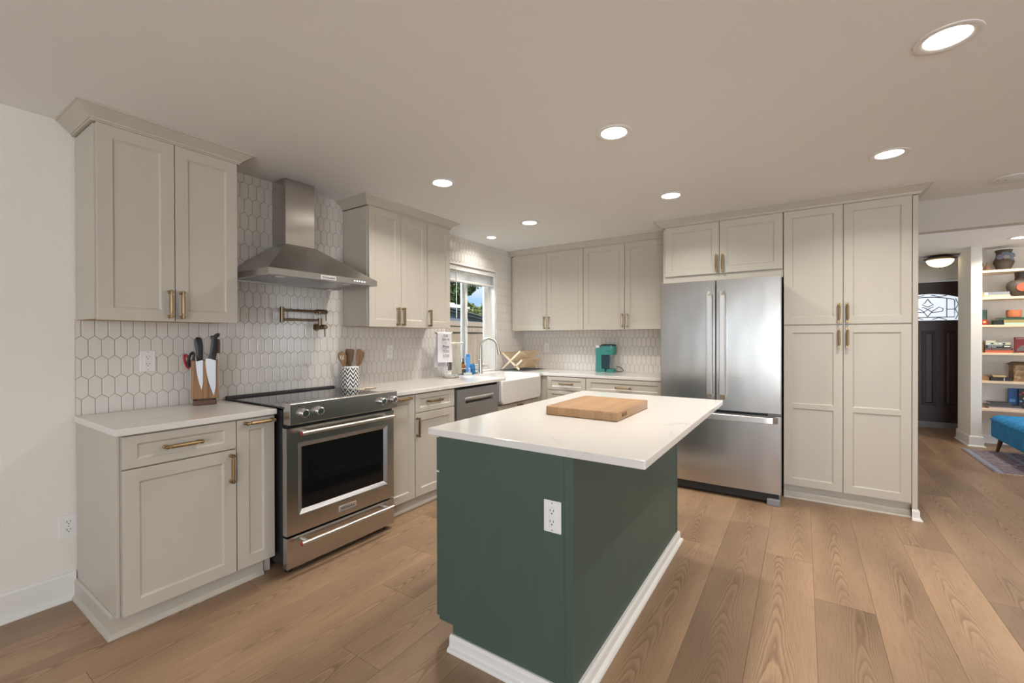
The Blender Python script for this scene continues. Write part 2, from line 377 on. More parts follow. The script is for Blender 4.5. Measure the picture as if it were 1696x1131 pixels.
sbox('wall_niche', (4.83, 6.98, 0), (7.2, 7.15, ZC), wallp)
w = MB(); w.box((7.2, -4.75, 0), (7.35, -2.45, ZC)); w.box((7.2, .05, 0), (7.35, 4.45, ZC)); w.box((7.2, -2.45, 0), (7.35, .05, .5)); w.box((7.2, -2.45, 2.1), (7.35, .05, ZC)); w.box((7.2, 6.15, 0), (7.35, 7.98, ZC)); w.box((7.2, 4.45, 0), (7.35, 6.15, .7)); w.box((7.2, 4.45, 2.1), (7.35, 6.15, ZC)); struct(w.build('wall_right', wallp))
w = MB()
for a, b, c, d in ((-.16, .95, 0, ZC), (2.95, 3.8, 0, ZC), (6.2, 7.35, 0, ZC), (.95, 2.95, 2.1, ZC), (3.8, 6.2, 0, .32), (3.8, 6.2, 2.10, ZC)): w.box((a, -4.75, c), (b, -4.6, d))
struct(w.build('wall_rear', wallp))
# frames in unseen openings; those at the dining and living fills are added
def window_frame(mb, a, b, fixed, axis, z0, z1, t=.05, d=.06, mull=()):
    def bx(p, q, zz0, zz1):
        if axis == 'y': mb.box((p, fixed - d, zz0), (q, fixed + d, zz1))
        else: mb.box((fixed - d, p, zz0), (fixed + d, q, zz1))
    bx(a, a + t, z0, z1); bx(b - t, b, z0, z1); bx(a + t, b - t, z0, z0 + t); bx(a + t, b - t, z1 - t, z1)
    for m_ in mull: bx(m_ - t / 2, m_ + t / 2, z0 + t, z1 - t)
for nm, args in (('window_2', (.95, 2.95, -4.68, 'y', 0, 2.1, .06, .06, (1.95,))), ('window_3', (3.8, 6.2, -4.68, 'y', .32, 2.10, .05, .06, (4.6, 5.4))), ('window_5', (-2.45, .05, 7.275, 'x', .5, 2.1, .05, .06, (-1.2,))), ('window_4', (4.45, 6.15, 7.275, 'x', .7, 2.1, .05, .06, (5.3,)))):
    mb = MB(); window_frame(mb, *args); struct(mb.build(nm, trimw, bevel=.004))
m_ = MB(); m_.box((.04, -4.6, 0), (.93, -4.575, 2.1)); struct(m_.build('door_2', mat('walnut_door', (.13, .095, .07), .5)))
# baseboards
def base_prof(mb, x0, y0, x1, y1, n, h=.135, t=.014, shoe=.016):
    # board with eased top plus a shoe moulding; n = outward normal
    d = Vector((x1 - x0, y1 - y0, 0)); nn = Vector((*n, 0))
    prof = [(0, 0), (t + shoe, 0), (t + shoe, .006), (t + shoe * .8, .013), (t + .002, .018), (t, .020), (t, h - .012), (t - .003, h - .004), (t - .007, h), (0, h)]
    rings = []
    for e in (Vector((x0, y0, 0)), Vector((x1, y1, 0))): rings.append([tuple(e + nn * p + Vector((0, 0, z))) for p, z in prof])
    mb.loft(rings)
def base_sweep(mb, path, h=.135, t=.014, shoe=.016):
    # the same section run round corners with mitres; the moulding lies to the right of the path
    prof = [(-.004, 0), (t + shoe, 0), (t + shoe, .006), (t + shoe * .8, .013), (t + .002, .018), (t, .020), (t, h - .012), (t - .003, h - .004), (t - .007, h), (-.004, h)]
    pts = [Vector((*p, 0)) for p in path]; rings = []
    for i, p in enumerate(pts):
        ns = []
        for a, b in ((i - 1, i), (i, i + 1)):
            if a >= 0 and b < len(pts): d = (pts[b] - pts[a]).normalized(); ns.append(Vector((d.y, -d.x, 0)))
        nn = ns[0] if len(ns) == 1 else (ns[0] + ns[1]) / (1 + ns[0].dot(ns[1]))
        rings.append([tuple(p + nn * q + Vector((0, 0, z))) for q, z in prof])
    mb.loft(rings)
mb = MB(); base_prof(mb, 0, -4.6, 0, -.128, (1, 0)); struct(mb.build('baseboard_left', trimw))
mb = MB(); base_sweep(mb, [(4.735, 7.15), (4.735, 6.633), (4.83, 6.633), (4.83, 6.98)], .125, .016); struct(mb.build('baseboard_partition', trimw))
mb = MB(); base_prof(mb, 4.83, 6.98, 6.6, 6.98, (0, -1), .10); struct(mb.build('baseboard_niche', trimw))
mb = MB(); base_prof(mb, 3.72, 7.85, 4.10, 7.85, (0, -1)); struct(mb.build('baseboard_entry', trimw))

# ------------------------------------------------------------------ elongated hexagon tile
def hex_tiles(name, frame, rects, u_off, z_off, holes=()):
    P, RP, TH = .0522, .1017, .0207
    H = RP + TH; g = .0015; bev = .0022; T = .0085
    bm = bmesh.new()
    def cell(uc, zc, R_):
        half, hh, sh = P / 2 - g, H / 2 - g, H / 2 - TH - g * .35
        def ring(k, n):
            a = half - k; b = hh - k * 1.25; c = sh - k * .3
            return [(uc + a, n, zc - c), (uc + a, n, zc + c), (uc, n, zc + b), (uc - a, n, zc + c), (uc - a, n, zc - c), (uc, n, zc - b)]
        vs = [[bm.verts.new(p) for p in ring(0, .0052)], [bm.verts.new(p) for p in ring(.0002, T - .0016)], [bm.verts.new(p) for p in ring(bev, T)]]
        fs = []
        for a, b in ((vs[0], vs[1]), (vs[1], vs[2])):
            for i in range(6): fs.append(bm.faces.new((a[i], a[(i + 1) % 6], b[(i + 1) % 6], b[i])))
        fs.append(bm.faces.new(vs[2]))
        u0, u1, z0, z1 = R_
        geom = list({v for f in fs for v in f.verts}) + list({e for f in fs for e in f.edges}) + fs
        for co, no, need in (((u0, 0, 0), (-1, 0, 0), uc - half < u0), ((u1, 0, 0), (1, 0, 0), uc + half > u1), ((0, 0, z0), (0, 0, -1), zc - hh < z0), ((0, 0, z1), (0, 0, 1), zc + hh > z1)):
            if need:
                geom = [x for x in geom if x.is_valid]
                if not geom: return
                r = bmesh.ops.bisect_plane(bm, geom=geom, plane_co=co, plane_no=no, clear_outer=True); geom = r['geom']
    for R_ in rects:
        u0, u1, z0, z1 = R_
        r0 = math.floor((z0 - z_off) / RP) - 1; r1 = math.ceil((z1 - z_off) / RP) + 1
        for r in range(r0, r1 + 1):
            zc = z_off + r * RP; sh = u_off + (P / 2 if r % 2 else 0)
            for k in range(math.floor((u0 - sh) / P) - 1, math.ceil((u1 - sh) / P) + 2):
                uc = sh + k * P
                if uc + P / 2 <= u0 or uc - P / 2 >= u1 or zc + H / 2 <= z0 or zc - H / 2 >= z1: continue
                cell(uc, zc, R_)
    for v in bm.verts: v.co = frame(*v.co)
    for u0, u1, z0, z1 in rects:        # grout bed
        q = [bm.verts.new(frame(u, n, z)) for n in (.0004, .0060) for u, z in ((u0, z0), (u1, z0), (u1, z1), (u0, z1))]
        for ix in ((4, 5, 6, 7), (0, 1, 5, 4), (1, 2, 6, 5), (2, 3, 7, 6), (3, 0, 4, 7)): bm.faces.new([q[i] for i in ix]).material_index = 1
    bmesh.ops.recalc_face_normals(bm, faces=bm.faces)
    me = bpy.data.meshes.new(name); bm.to_mesh(me); bm.free(); me.materials.append(tile); me.materials.append(grout)
    o = bpy.data.objects.new(name, me); COL.objects.link(o); return struct(o)
hex_tiles('wall_left_tile', LEFT, [(-.125, .50, .914, 1.40), (.50, 1.42, .88, ZC), (1.42, 2.346, .914, 1.40), (2.346, WY0, .914, ZC), (WY0, WY1, WZ1, ZC), (WY1, 4.13, .914, ZC)], -.103, 1.317 - .0611)
hex_tiles('wall_back_tile', BACK, [(.009, 1.98, .914, 1.40)], .02, 1.317 - .0611)

# ------------------------------------------------------------------ cabinet parts
def add_handle(mb, u, n, z, L=.145, vertical=True):
    # bar pull: two drum feet, slim bar, thicker eight-sided grip
    def P(t, nn): return (u, nn, z + t) if vertical else (u + t, nn, z)
    h = L / 2 - .009
    for s_ in (-1, 1):
        mb.tube([P(s_ * h, n - .002), P(s_ * h, n + .006), P(s_ * h, n + .007), P(s_ * h, n + .024), P(s_ * h, n + .025), P(s_ * h, n + .034)], [.0095, .0095, .0072, .0072, .0100, .0100], 10)
    mb.tube([P(-h - .006, n + .029), P(h + .006, n + .029)], .0062, 8)
    mb.tube([P(-h + .017, n + .029), P(-h + .018, n + .029), P(h - .018, n + .029), P(h - .017, n + .029)], [.0075, .0092, .0092, .0075], 8)
def shaker(mb, u0, u1, z0, z1, n0, th=.02, st=.057, rl=None, rec=.0085, bead=.009, mid=None):
    rl = rl or st; n1 = n0 + th; c = .0018
    def quad(a): return [(a[0], a[4], a[2]), (a[1], a[4], a[2]), (a[1], a[4], a[3]), (a[0], a[4], a[3])]
    wins = [(u0 + st, u1 - st, z0 + rl, z1 - rl)] if mid is None else [(u0 + st, u1 - st, z0 + rl, mid[0]), (u0 + st, u1 - st, mid[1], z1 - rl)]
    B = quad((u0, u1, z0, z1, n0)); O = quad((u0, u1, z0, z1, n1 - c)); F = quad((u0 + c, u1 - c, z0 + c, z1 - c, n1))
    vs = B + O + F; fs = [(3, 2, 1, 0)]
    for i in range(4): j = (i + 1) % 4; fs += [(i, j, 4 + j, 4 + i), (4 + i, 4 + j, 8 + j, 8 + i)]
    # front face: stiles and rails
    if len(wins) == 1:
        o = len(vs); vs += quad((*wins[0], n1))
        for i in range(4): j = (i + 1) % 4; fs.append((8 + i, 8 + j, o + j, o + i))
    else:
        o = len(vs); a, b = wins; vs += quad((*a, n1)) + quad((*b, n1))
        fs += [(8, 9, o + 1, o), (9, 10, o + 6, o + 5, o + 2, o + 1), (10, 11, o + 7, o + 6), (11, 8, o, o + 3, o + 4, o + 7), (o + 3, o + 2, o + 5, o + 4)]
    k = o
    for wn in wins:
        a0, a1, b0, b1 = wn; s2 = len(vs); e = .0025
        vs += quad((a0 + e, a1 - e, b0 + e, b1 - e, n1 - .004)) + quad((a0 + bead, a1 - bead, b0 + bead, b1 - bead, n1 - rec))
        for i in range(4): j = (i + 1) % 4; fs += [(k + i, k + j, s2 + j, s2 + i), (s2 + i, s2 + j, s2 + 4 + j, s2 + 4 + i)]
        fs.append((s2 + 4, s2 + 5, s2 + 6, s2 + 7)); k += 4
    mb.add(vs, fs)
def door(parent, fr, u0, u1, z0, z1, n0, hu=None, hz=None, vertical=True, name='door', m=None, hm=None, L=.145, **kw):
    mb = MB(fr); shaker(mb, u0, u1, z0, z1, n0, **kw); d = mb.build(name, m or cab, parent)
    if hu is not None:
        h = MB(fr); add_handle(h, hu, n0 + .02, hz, L, vertical); h.build('handle', hm or brass, d, smooth=35)
    return d
def crown(name, label, path, z0=2.3165, k=1.0):
    prof = [(-.018, z0), (.012, z0), (.012, z0 + .008), (.017, z0 + .0085), (.019, z0 + .016), (.024, z0 + .020), (.063 * k, ZC - .010), (.070 * k, ZC - .008), (.070 * k, ZC - .0005), (-.018, ZC - .0005)]
    pts = [Vector((*p, 0)) for p in path]; rings = []
    for i, p in enumerate(pts):
        ns = []
        for a, b in ((i - 1, i), (i, i + 1)):
            if a >= 0 and b < len(pts): d = (pts[b] - pts[a]).normalized(); ns.append(Vector((d.y, -d.x, 0)))
        nn = ns[0] if len(ns) == 1 else (ns[0] + ns[1]) / (1 + ns[0].dot(ns[1]))
        rings.append([tuple(p + nn * q + Vector((0, 0, z))) for q, z in prof])
    o = MB().loft(rings).build(name, cab); return tag(o, label, 'crown molding')

ZU0, ZU1 = 1.391, 2.3145
DU = .319                   # face of the upper doors
def upper_cabinet(name, label, fr, u0, u1, face, doors, z0=ZU0, z1=ZU1, back=.006, frame_l=0, frame_r=0, group=None):
    t = thing(name, label, 'cabinet', fr((u0 + u1) / 2, .15, z0 - .004), group)
    b = MB(fr); b.box((u0, back, z0 + .004), (u1, face - .021, 2.311)); o = b.build('body', [cab, plywood], t, bevel=.0012, seg=1)
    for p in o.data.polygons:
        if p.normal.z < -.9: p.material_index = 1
    for a, c, hu, hz in doors: door(t, fr, a, c, z0, z1, face - .02, hu, hz)
    return t
g = 'wall cabinets with greige shaker doors'
upper_cabinet('wall_cabinet', 'greige two-door wall cabinet left of the steel range hood', LEFT, -.122, .500, DU, [(-.114, .1905, .165, 1.48), (.194, .4964, .217, 1.478)])
upper_cabinet('wall_cabinet', 'greige two-door wall cabinet directly right of the range hood', LEFT, 1.4215, 2.0475, DU, [(1.4265, 1.744, 1.700, 1.478), (1.747, 2.0455, 1.759, 1.478)])
upper_cabinet('wall_cabinet', 'narrow single-door wall cabinet beside the kitchen window', LEFT, 2.0475, 2.347, DU, [(2.0515, 2.343, 2.065, 1.477)])
FB = .319
upper_cabinet('wall_cabinet', 'two-door wall cabinet on the back wall in the corner next to the window', BACK, .020, .9955, FB, [(.0537, .5225, .500, 1.483), (.526, .994, .561, 1.483)])
upper_cabinet('wall_cabinet', 'two-door wall cabinet on the back wall over the teal coffee maker', BACK, .9955, 1.974, FB, [(.999, 1.474, 1.453, 1.49), (1.4775, 1.952, 1.507, 1.49)])
crown('crown_molding', 'greige crown molding on the wall cabinet left of the hood', [(.008, -.122), (DU - .015, -.122), (DU - .015, .500), (.008, .500)])
crown('crown_molding', 'greige crown molding over the wall cabinets between hood and window', [(.008, 1.4215), (DU - .015, 1.4215), (DU - .015, 2.347), (.008, 2.347)])
crown('crown_molding', 'greige crown molding over the back wall cabinets from corner to refrigerator', [(.012, YB - FB + .015), (1.905, YB - FB + .015)])
YP = 3.4265                 # face of the pantry doors
crown('crown_molding', 'long greige crown molding over the refrigerator and the pantry', [(1.976, 3.80), (1.976, YP + .012), (3.745, YP + .012), (3.745, 3.945)])

NP = YB - YP
def pantry():
    t = thing('refrigerator_cabinet', 'two-door greige cabinet above the stainless refrigerator', 'cabinet', (2.45, 3.8, 0))
    b = MB(BACK); b.box((1.976, .004, 1.795), (2.931, NP - .021, 2.311)); b.box((1.976, .004, 0), (1.992, NP - .045, 1.795)); b.build('body', cab, t, bevel=.001, seg=1)
    door(t, BACK, 1.9976, 2.4545, 1.8633, ZU1, NP - .02, 2.434, 1.952, L=.155); door(t, BACK, 2.458, 2.925, 1.8633, ZU1, NP - .02, 2.483, 1.948, L=.155)
    t = thing('pantry_cabinet', 'tall greige four-door pantry cabinet right of the refrigerator', 'cabinet', (3.34, 3.8, 0))
    b = MB(BACK); b.box((2.9325, .004, .10), (3.714, NP - .021, 2.311)); b.build('body', cab, t, bevel=.001, seg=1)
    b = MB(BACK); b.box((3.7145, .004, .075), (3.745, NP - .004, 2.311)); b.build('side_panel', cab, t, bevel=.002)
    b = MB(BACK); b.box((2.9335, .10, .012), (3.714, NP - .055, .10)); b.build('toe_kick', cab, t)
    for z0, z1, h, mid in ((1.404, ZU1, 1.491, None), (.1156, 1.396, 1.298, (.736, .772))):
        door(t, BACK, 2.9345, 3.3175, z0, z1, NP - .02, 3.293, h, L=.152, mid=mid); door(t, BACK, 3.321, 3.7105, z0, z1, NP - .02, 3.345, h, L=.152, mid=mid)
    b = MB(); base_prof(b, 2.9335, YB - NP + .055, 3.7145, YB - NP + .055, (0, -1), .055, .010, .012); struct(b.build('trim_9', cab))
    b = MB(); base_sweep(b, [(3.712, YP), (3.745, YP), (3.745, YB + .1)], .075, .010, .014)
    struct(b.build('trim_1', trimw))
pantry()

# base cabinets
DB = .622; ZB0, ZB1 = .0966, .876
def base_cabinet(label, fr, u0, u1, fronts, depth=DB, side=False):
    t = thing('base_cabinet', label, 'cabinet', fr((u0 + u1) / 2, .3, 0))
    b = MB(fr); b.box((u0, .012, .095), (u1, depth - .021, .8835)); b.box((u0, .012, 0), (u1, depth - .065, .095)); b.build('body', cab, t, bevel=.001, seg=1)
    for kind, a, c, z0, z1, hu, hz, vert in fronts:
        if kind == 'drawer': door(t, fr, a, c, z0, z1, depth - .02, hu, hz, vert, 'drawer', st=.050, rl=.036, L=.155)
        else: door(t, fr, a, c, z0, z1, depth - .02, hu, hz, vert, 'door', L=.155 if not vert else .148)
    return t
t = base_cabinet('end base cabinet with one drawer over one wide door, by the white wall', LEFT, -.112, .350, [('drawer', -.107, .3475, .735, ZB1, .1125, .806, False), ('door', -.107, .3475, ZB0, .729, .3205, .638, True)])
b = MB(LEFT); b.prism([(.010, 0), (DB - .063, 0), (DB - .063, .098), (DB - .018, .098), (DB - .018, .8835), (.010, .8835)], 'x', -.124, -.1125); b.build('side_panel', cab, t, bevel=.001, seg=1)
base_cabinet('narrow pull-out base cabinet at the left of the range', LEFT, .3505, .550, [('door', .3525, .545, ZB0, ZB1, .4595, .857, False)])
base_cabinet('narrow pull-out base cabinet at the right of the range', LEFT, 1.315, 1.6035, [('door', 1.335, 1.600, ZB0, ZB1, 1.470, .856, False)])
base_cabinet('base cabinet with drawer and door left of the dishwasher', LEFT, 1.604, 2.062, [('drawer', 1.607, 2.052, .735, ZB1, 1.807, .811, False), ('door', 1.607, 2.052, ZB0, .729, 1.62, .628, True)])
t = thing('sink_cabinet', 'low greige cabinet under the white farmhouse sink', 'cabinet', (.3, 3.07, 0))
b = MB(LEFT); b.box((2.690, .012, .095), (2.694, DB - .02, .8835)); b.box((2.690, .012, .095), (3.50, DB - .03, .645)); b.box((2.690, .40, .645), (2.7005, DB - .02, .8835)); b.box((3.4545, .40, .095), (3.5365, DB - .02, .8835)); b.box((2.690, .012, 0), (3.50, DB - .065, .095)); b.build('body', cab, t)
door(t, LEFT, 2.70, 3.075, ZB0, .640, DB - .03, 3.05, .55); door(t, LEFT, 3.08, 3.455, ZB0, .640, DB - .03, 3.105, .55)
base_cabinet('drawer base cabinet on the back wall next to the sink corner', BACK, .6025, 1.1605, [('drawer', .6987, 1.157, .735, ZB1, .934, .804, False), ('drawer', .6987, 1.157, .42, .729, .934, .60, False), ('drawer', .6987, 1.157, ZB0, .414, .934, .28, False)])
base_cabinet('wide drawer base cabinet between the corner and the refrigerator', BACK, 1.161, 1.974, [('drawer', 1.1635, 1.955, .735, ZB1, 1.567, .801, False), ('drawer', 1.1635, 1.955, .42, .729, 1.567, .60, False), ('drawer', 1.1635, 1.955, ZB0, .414, 1.567, .28, False)])
b = MB(); base_sweep(b, [(.008, -.124), (DB - .063, -.124), (DB - .063, .505)], .098, .011, .013); struct(b.build('trim_2', cab))
b = MB(); base_prof(b, DB - .063, 1.315, DB - .063, 2.06, (1, 0), .082, .010, .012); struct(b.build('trim_3', cab))
b = MB(); base_prof(b, .64, YB - DB + .063, 1.974, YB - DB + .063, (0, -1), .082, .010, .012); struct(b.build('trim_4', cab))

# worktops
DC = .637; ZT = .914
o = MB().prism([(.0095, -.134), (DC, -.134), (DC, .553), (.0095, .553)], 'z', .884, ZT).build('countertop', quartz, bevel=.004); tag(o, 'short white quartz countertop under the knife block, left of the range', 'countertop')
o = MB().prism([(.0095, 1.3125), (DC, 1.3125), (DC, 2.79), (.165, 2.79), (.165, 3.435), (DC + .008, 3.435), (DC + .008, 3.513), (1.973, 3.513), (1.973, 4.1285), (.0095, 4.1285)], 'z', .884, ZT).build('countertop', quartz, bevel=.004); tag(o, 'long L-shaped white quartz countertop from range round the sink to the refrigerator', 'countertop')

# ------------------------------------------------------------------ outlets
def outlet(label, fr, u, z, n=.009, decora=True):
    t = thing('wall_outlet', label, 'outlet', fr(u, n, z))
    W, Hh = .035, .0575
    MB(fr).box((u - W, n - .0005, z - Hh), (u + W, n + .0055, z + Hh)).build('cover_plate', whitep, t, bevel=.003)
    if decora:
        MB(fr).box((u - .0165, n + .0052, z - .0335), (u + .0165, n + .0078, z + .0335)).build('receptacle', whitep, t, bevel=.001)
    for s_ in (-.0195, .0195):
        if not decora:
            pf = [(u + a, z + s_ + c) for a, c in rrect(-.0165, -.0135, .0165, .0135, .0125, 5)]
            q = MB(fr); q.loft([[(p, n + .005, zz) for p, zz in pf], [(p, n + .0078, zz) for p, zz in pf]]); q.build('receptacle', whitep, t, smooth=40)
        q = MB(fr)
        for a, hh in ((-.0065, .0045), (.0065, .0036)): q.box((u + a - .0012, n + .0076, z + s_ + .004 - hh), (u + a + .0012, n + .0083, z + s_ + .004 + hh))
        q.loft([[(u + .0026 * math.cos(R(a)), nn, z + s_ - .0072 + .0026 * math.sin(R(a))) for a in range(0, 360, 36)] for nn in (n + .0076, n + .0083)]); q.build('socket_slots', blackp, t)
    for s_ in ((-.048, .048) if decora else (0,)):
        q = MB(fr); q.loft([[(u + .0025 * math.cos(R(a)), nn, z + s_ + .0025 * math.sin(R(a))) for a in range(0, 360, 36)] for nn in (n + .005, n + .0062)]); q.build('screw', greyp, t)
outlet('white duplex outlet low on the plain white wall', LEFT, -.1535, .367, .0005, False)
outlet('white outlet on the hexagon tile left of the knife block', LEFT, .166, 1.178)
outlet('white outlet on the tile between utensil crock and towel stand', LEFT, 1.889, 1.184)
outlet('white outlet on the back wall tile behind the dish rack', BACK, .357, 1.180)
ISL_N = Frame((0, .638, 0), (1, 0, 0), (0, -1, 0))
outlet('white outlet on the green end of the island', ISL_N, 2.315, .661, .0005)

# ------------------------------------------------------------------ island
def island():
    t = thing('kitchen_island', 'dark green kitchen island with white base trim', 'island', (2.07, 1.40, 0))
    b = MB(); b.prism([(1.84, .0), (2.37, .0), (2.37, .8835), (1.764, .8835), (1.764, .10), (1.84, .10)], 'y', .6405, 2.168); b.build('body', green, t)
    b = MB(); b.prism([(1.84, .0), (2.360, .0), (2.360, .8835), (1.764, .8835), (1.764, .097), (1.84, .097)], 'y', .6385, .6435); b.build('end_panel', green, t, bevel=.001, seg=1)
    b = MB(); b.prism([(1.84, .0), (2.360, .0), (2.360, .8835), (1.764, .8835), (1.764, .097), (1.84, .097)], 'y', 2.165, 2.1705); b.build('end_panel', green, t, bevel=.001, seg=1)
    MB().box((2.3695, .662, 0), (2.3905, 2.146, .8835)).build('back_panel', green, t, bevel=.001, seg=1)
    for y0, y1 in ((.6365, .6625), (2.146, 2.1725)): MB().box((2.3605, y0, 0), (2.394, y1, .8835)).build('corner_post', green, t, bevel=.0015)
    ISW = Frame((1.7635, 0, 0), (0, 1, 0), (-1, 0, 0))
    for a, c, hs in ((.645, 1.400, 1.02), (1.406, 2.163, 1.785)):
        door(t, ISW, a, c, .732, .872, .001, hs, .80, False, 'drawer', m=green, st=.05, rl=.036)
        mid = (a + c) / 2
        door(t, ISW, a, mid - .002, .108, .724, .001, mid - .04, .63, m=green); door(t, ISW, mid + .002, c, .108, .724, .001, mid + .04, .63, m=green)
    MB().box((1.744, .6415, .7255), (1.7625, .646, .7305)).build('fleck', whitep, t, label='small white fleck between drawer and door')  # small white box in the slit between drawer and doors
    b = MB(); base_sweep(b, [(1.832, .6385), (2.394, .6385), (2.394, 2.1705), (1.832, 2.1705)], .062, .014, .016); b.build('base_trim', trimw, t, label='white base trim')
island()
o = MB().box((1.7107, .6252, .884), (2.6501, 2.2336, ZT)).build('island_countertop', quartz, bevel=.004); tag(o, 'white quartz worktop on the green island, overhanging to the right', 'countertop')

# ------------------------------------------------------------------ range
def kfont(parent, name, u, z, n, fr, w, h, txt, size):
    pl = MB(fr).box((u - w / 2, n, z - h / 2), (u + w / 2, n + .003, z + h / 2)).build(name, satin, parent, bevel=.0008, seg=1)
    tb = text_mb(txt, size, lambda x, y, zz: fr(u + x, n + .0032 + zz, z + y)); tb.build('lettering', blackp, pl, recalc=False, label='black lettering')
    return pl
def range_():
    y0, y1 = .5575, 1.3075; X = .72
    t = thing('range', 'stainless slide-in electric range with four knobs', 'range', (.36, .93, 0))
    MB().box((.03, y0 + .002, .045), (.675, y1 - .002, .905)).build('body', blackp, t, bevel=.002)
    MB().box((.05, y0 - .002, .9145), (.70, y1 + .002, .9255)).build('cooktop', blackg, t, bevel=.003, label='black glass cooktop')
    for u, v, r in ((.22, .75, .075), (.22, 1.12, .095), (.50, .75, .11), (.50, 1.12, .085)):
        c = MB(); c.loft([[(u + rr * math.cos(R(a)), v + rr * math.sin(R(a)), .92575 + k) for a in range(0, 360, 9)] for rr, k in ((r, 0), (r, .0002), (r - .0022, .0002), (r - .0022, 0))], closed=True); c.build('burner_ring', greyp, t)
    b = MB(LEFT); pr = rrect(.015, .9145, .06, .938, .009); b.loft([[(y0, n, z) for n, z in pr], [(y1, n, z) for n, z in pr]]); b.build('rear_vent_trim', blackp, t, smooth=40)
    # control panel with sloped front
    b = MB(); b.prism([(.690, .9275), (.700, .9445), (.752, .9455), (.755, .9425), (.755, .834), (.751, .829), (.690, .829)], 'y', y0, y1); cp = b.build('control_panel', steel, t, bevel=.0015)
    kl = ((.635, .888), (.725, .889), (1.176, .889), (1.268, .890))
    for ky, kz in kl:
        k = MB(); k.lathe((.7515, ky, kz), [(.026, 0), (.026, .004), (.0225, .005), (.0215, .018), (.0235, .0195), (.0235, .030), (.0215, .033), (.017, .0335), (.016, .032)], 24, 'x'); kn = k.build('knob', chrome, cp, smooth=30)
    b = MB(); b.box((.675, y0 + .012, .81), (.715, y1 - .012, .829)); b.build('vent_gap', blackp, t)
    # oven door
    dz0, dz1 = .217, .808; wy0, wy1, wz0, wz1 = .627, 1.253, .316, .716
    b = MB(); f0, f1 = .680, X
    b.box((f0, y0, dz0), (f1, wy0, dz1)); b.box((f0, wy1, dz0), (f1, y1, dz1)); b.box((f0, wy0, dz0), (f1, wy1, wz0)); b.box((f0, wy0, wz1), (f1, wy1, dz1))
    od = b.build('oven_door', steel, t)
    b = MB(LEFT)                    # sloped inner surround of the glass
    def q(n, k): return [(wy0 + k, n, wz0 + k), (wy1 - k, n, wz0 + k), (wy1 - k, n, wz1 - k), (wy0 + k, n, wz1 - k)]
    b.loft([q(X + .001, -.004), q(X + .001, .002), q(X - .014, .024), q(X - .016, .024), q(X - .016, -.004)], closed=True); b.build('window_surround', steel_d, od)
    MB().box((X - .022, wy0 + .02, wz0 + .02), (X - .0145, wy1 - .02, wz1 - .02)).build('glass', blackg, od)
    def bar(z, x, parent):
        h = MB(); h.tube([(x, .616, z), (x, 1.264, z)], .0115, 14)
        for yy in (.655, 1.225): h.tube([(x - .055, yy, z), (x - .005, yy, z)], .010, 10)
        hd = h.build('handle', hsteel, parent, smooth=40)
    bar(.779, .772, od)
    for yy, s_ in ((.616, -1), (1.264, 1)):
        MB().lathe((.772, yy - (.004 if s_ < 0 else 0), .779), [(.0118, 0), (.0118, .004)], 14, 'y').build('handle_badge', redm, od, label='red end cap')
    kfont(od, 'nameplate', .940, .266, X + .0005, LEFT, .125, .034, 'KitchenAid', .021)
    b = MB(); b.box((.680, y0, .034), (X, y1, .205)); dr = b.build('storage_drawer', steel, t, bevel=.0015)
    bar(.170, .768, dr)
    for yy, s_ in ((.616, -1), (1.264, 1)):
        MB().lathe((.768, yy - (.004 if s_ < 0 else 0), .170), [(.0118, 0), (.0118, .004)], 14, 'y').build('handle_badge', redm, dr, label='red end cap')
    for yy in (.60, 1.26):
        for xx in (.10, .66): MB().lathe((xx, yy, 0), [(.02, 0), (.02, .012), (.012, .014), (.012, .046)], 12).build('foot', blackp, t)
range_()

# ------------------------------------------------------------------ hood
def hood():
    y0, y1, X = .5545, 1.3145, .5452; z0, z1, z2 = 1.6697, 1.7068, 1.9368; cy0, cy1, cx = .8602, 1.0698, .178
    t = thing('range_hood', 'stainless chimney range hood on the tiled wall', 'range hood', (.27, .93, z0))
    b = MB()
    def q(x0, x1, a, c, z): return [(x0, a, z), (x1, a, z), (x1, c, z), (x0, c, z)]
    b.loft([q(.012, X, y0, y1, z0), q(.012, X, y0, y1, z1), q(.012, cx + .004, cy0 - .003, cy1 + .003, z2), q(.012, cx - .02, cy0 + .02, cy1 - .02, z2), q(.03, X - .03, y0 + .03, y1 - .03, z1 - .01), q(.03, X - .022, y0 + .022, y1 - .022, z0)], closed=True, cap=False)
    b.build('canopy', steel, t)
    MB().box((.028, y0 + .022, z0 + .010), (X - .022, y1 - .022, z0 + .016)).build('filter_panel', steel_d, t)
    MB().box((.011, cy0, z2 - .02), (cx, cy1, ZC - .001)).build('chimney', steel, t, bevel=.002)
    for yy in (.70, 1.17): MB().lathe((.40, yy, z0 + .006), [(.026, 0), (.026, .005)], 18).build('lamp_cover', whitep, t)
    kfont(t, 'nameplate', .9325, 1.687, X, LEFT, .108, .027, 'KitchenAid', .019)
    for k in range(5): MB().lathe((X - .002, 1.128 + k * .0198, 1.6895), [(.0042, 0), (.0042, .004), (.003, .005)], 12, 'x').build('button', led_m, t)
hood()

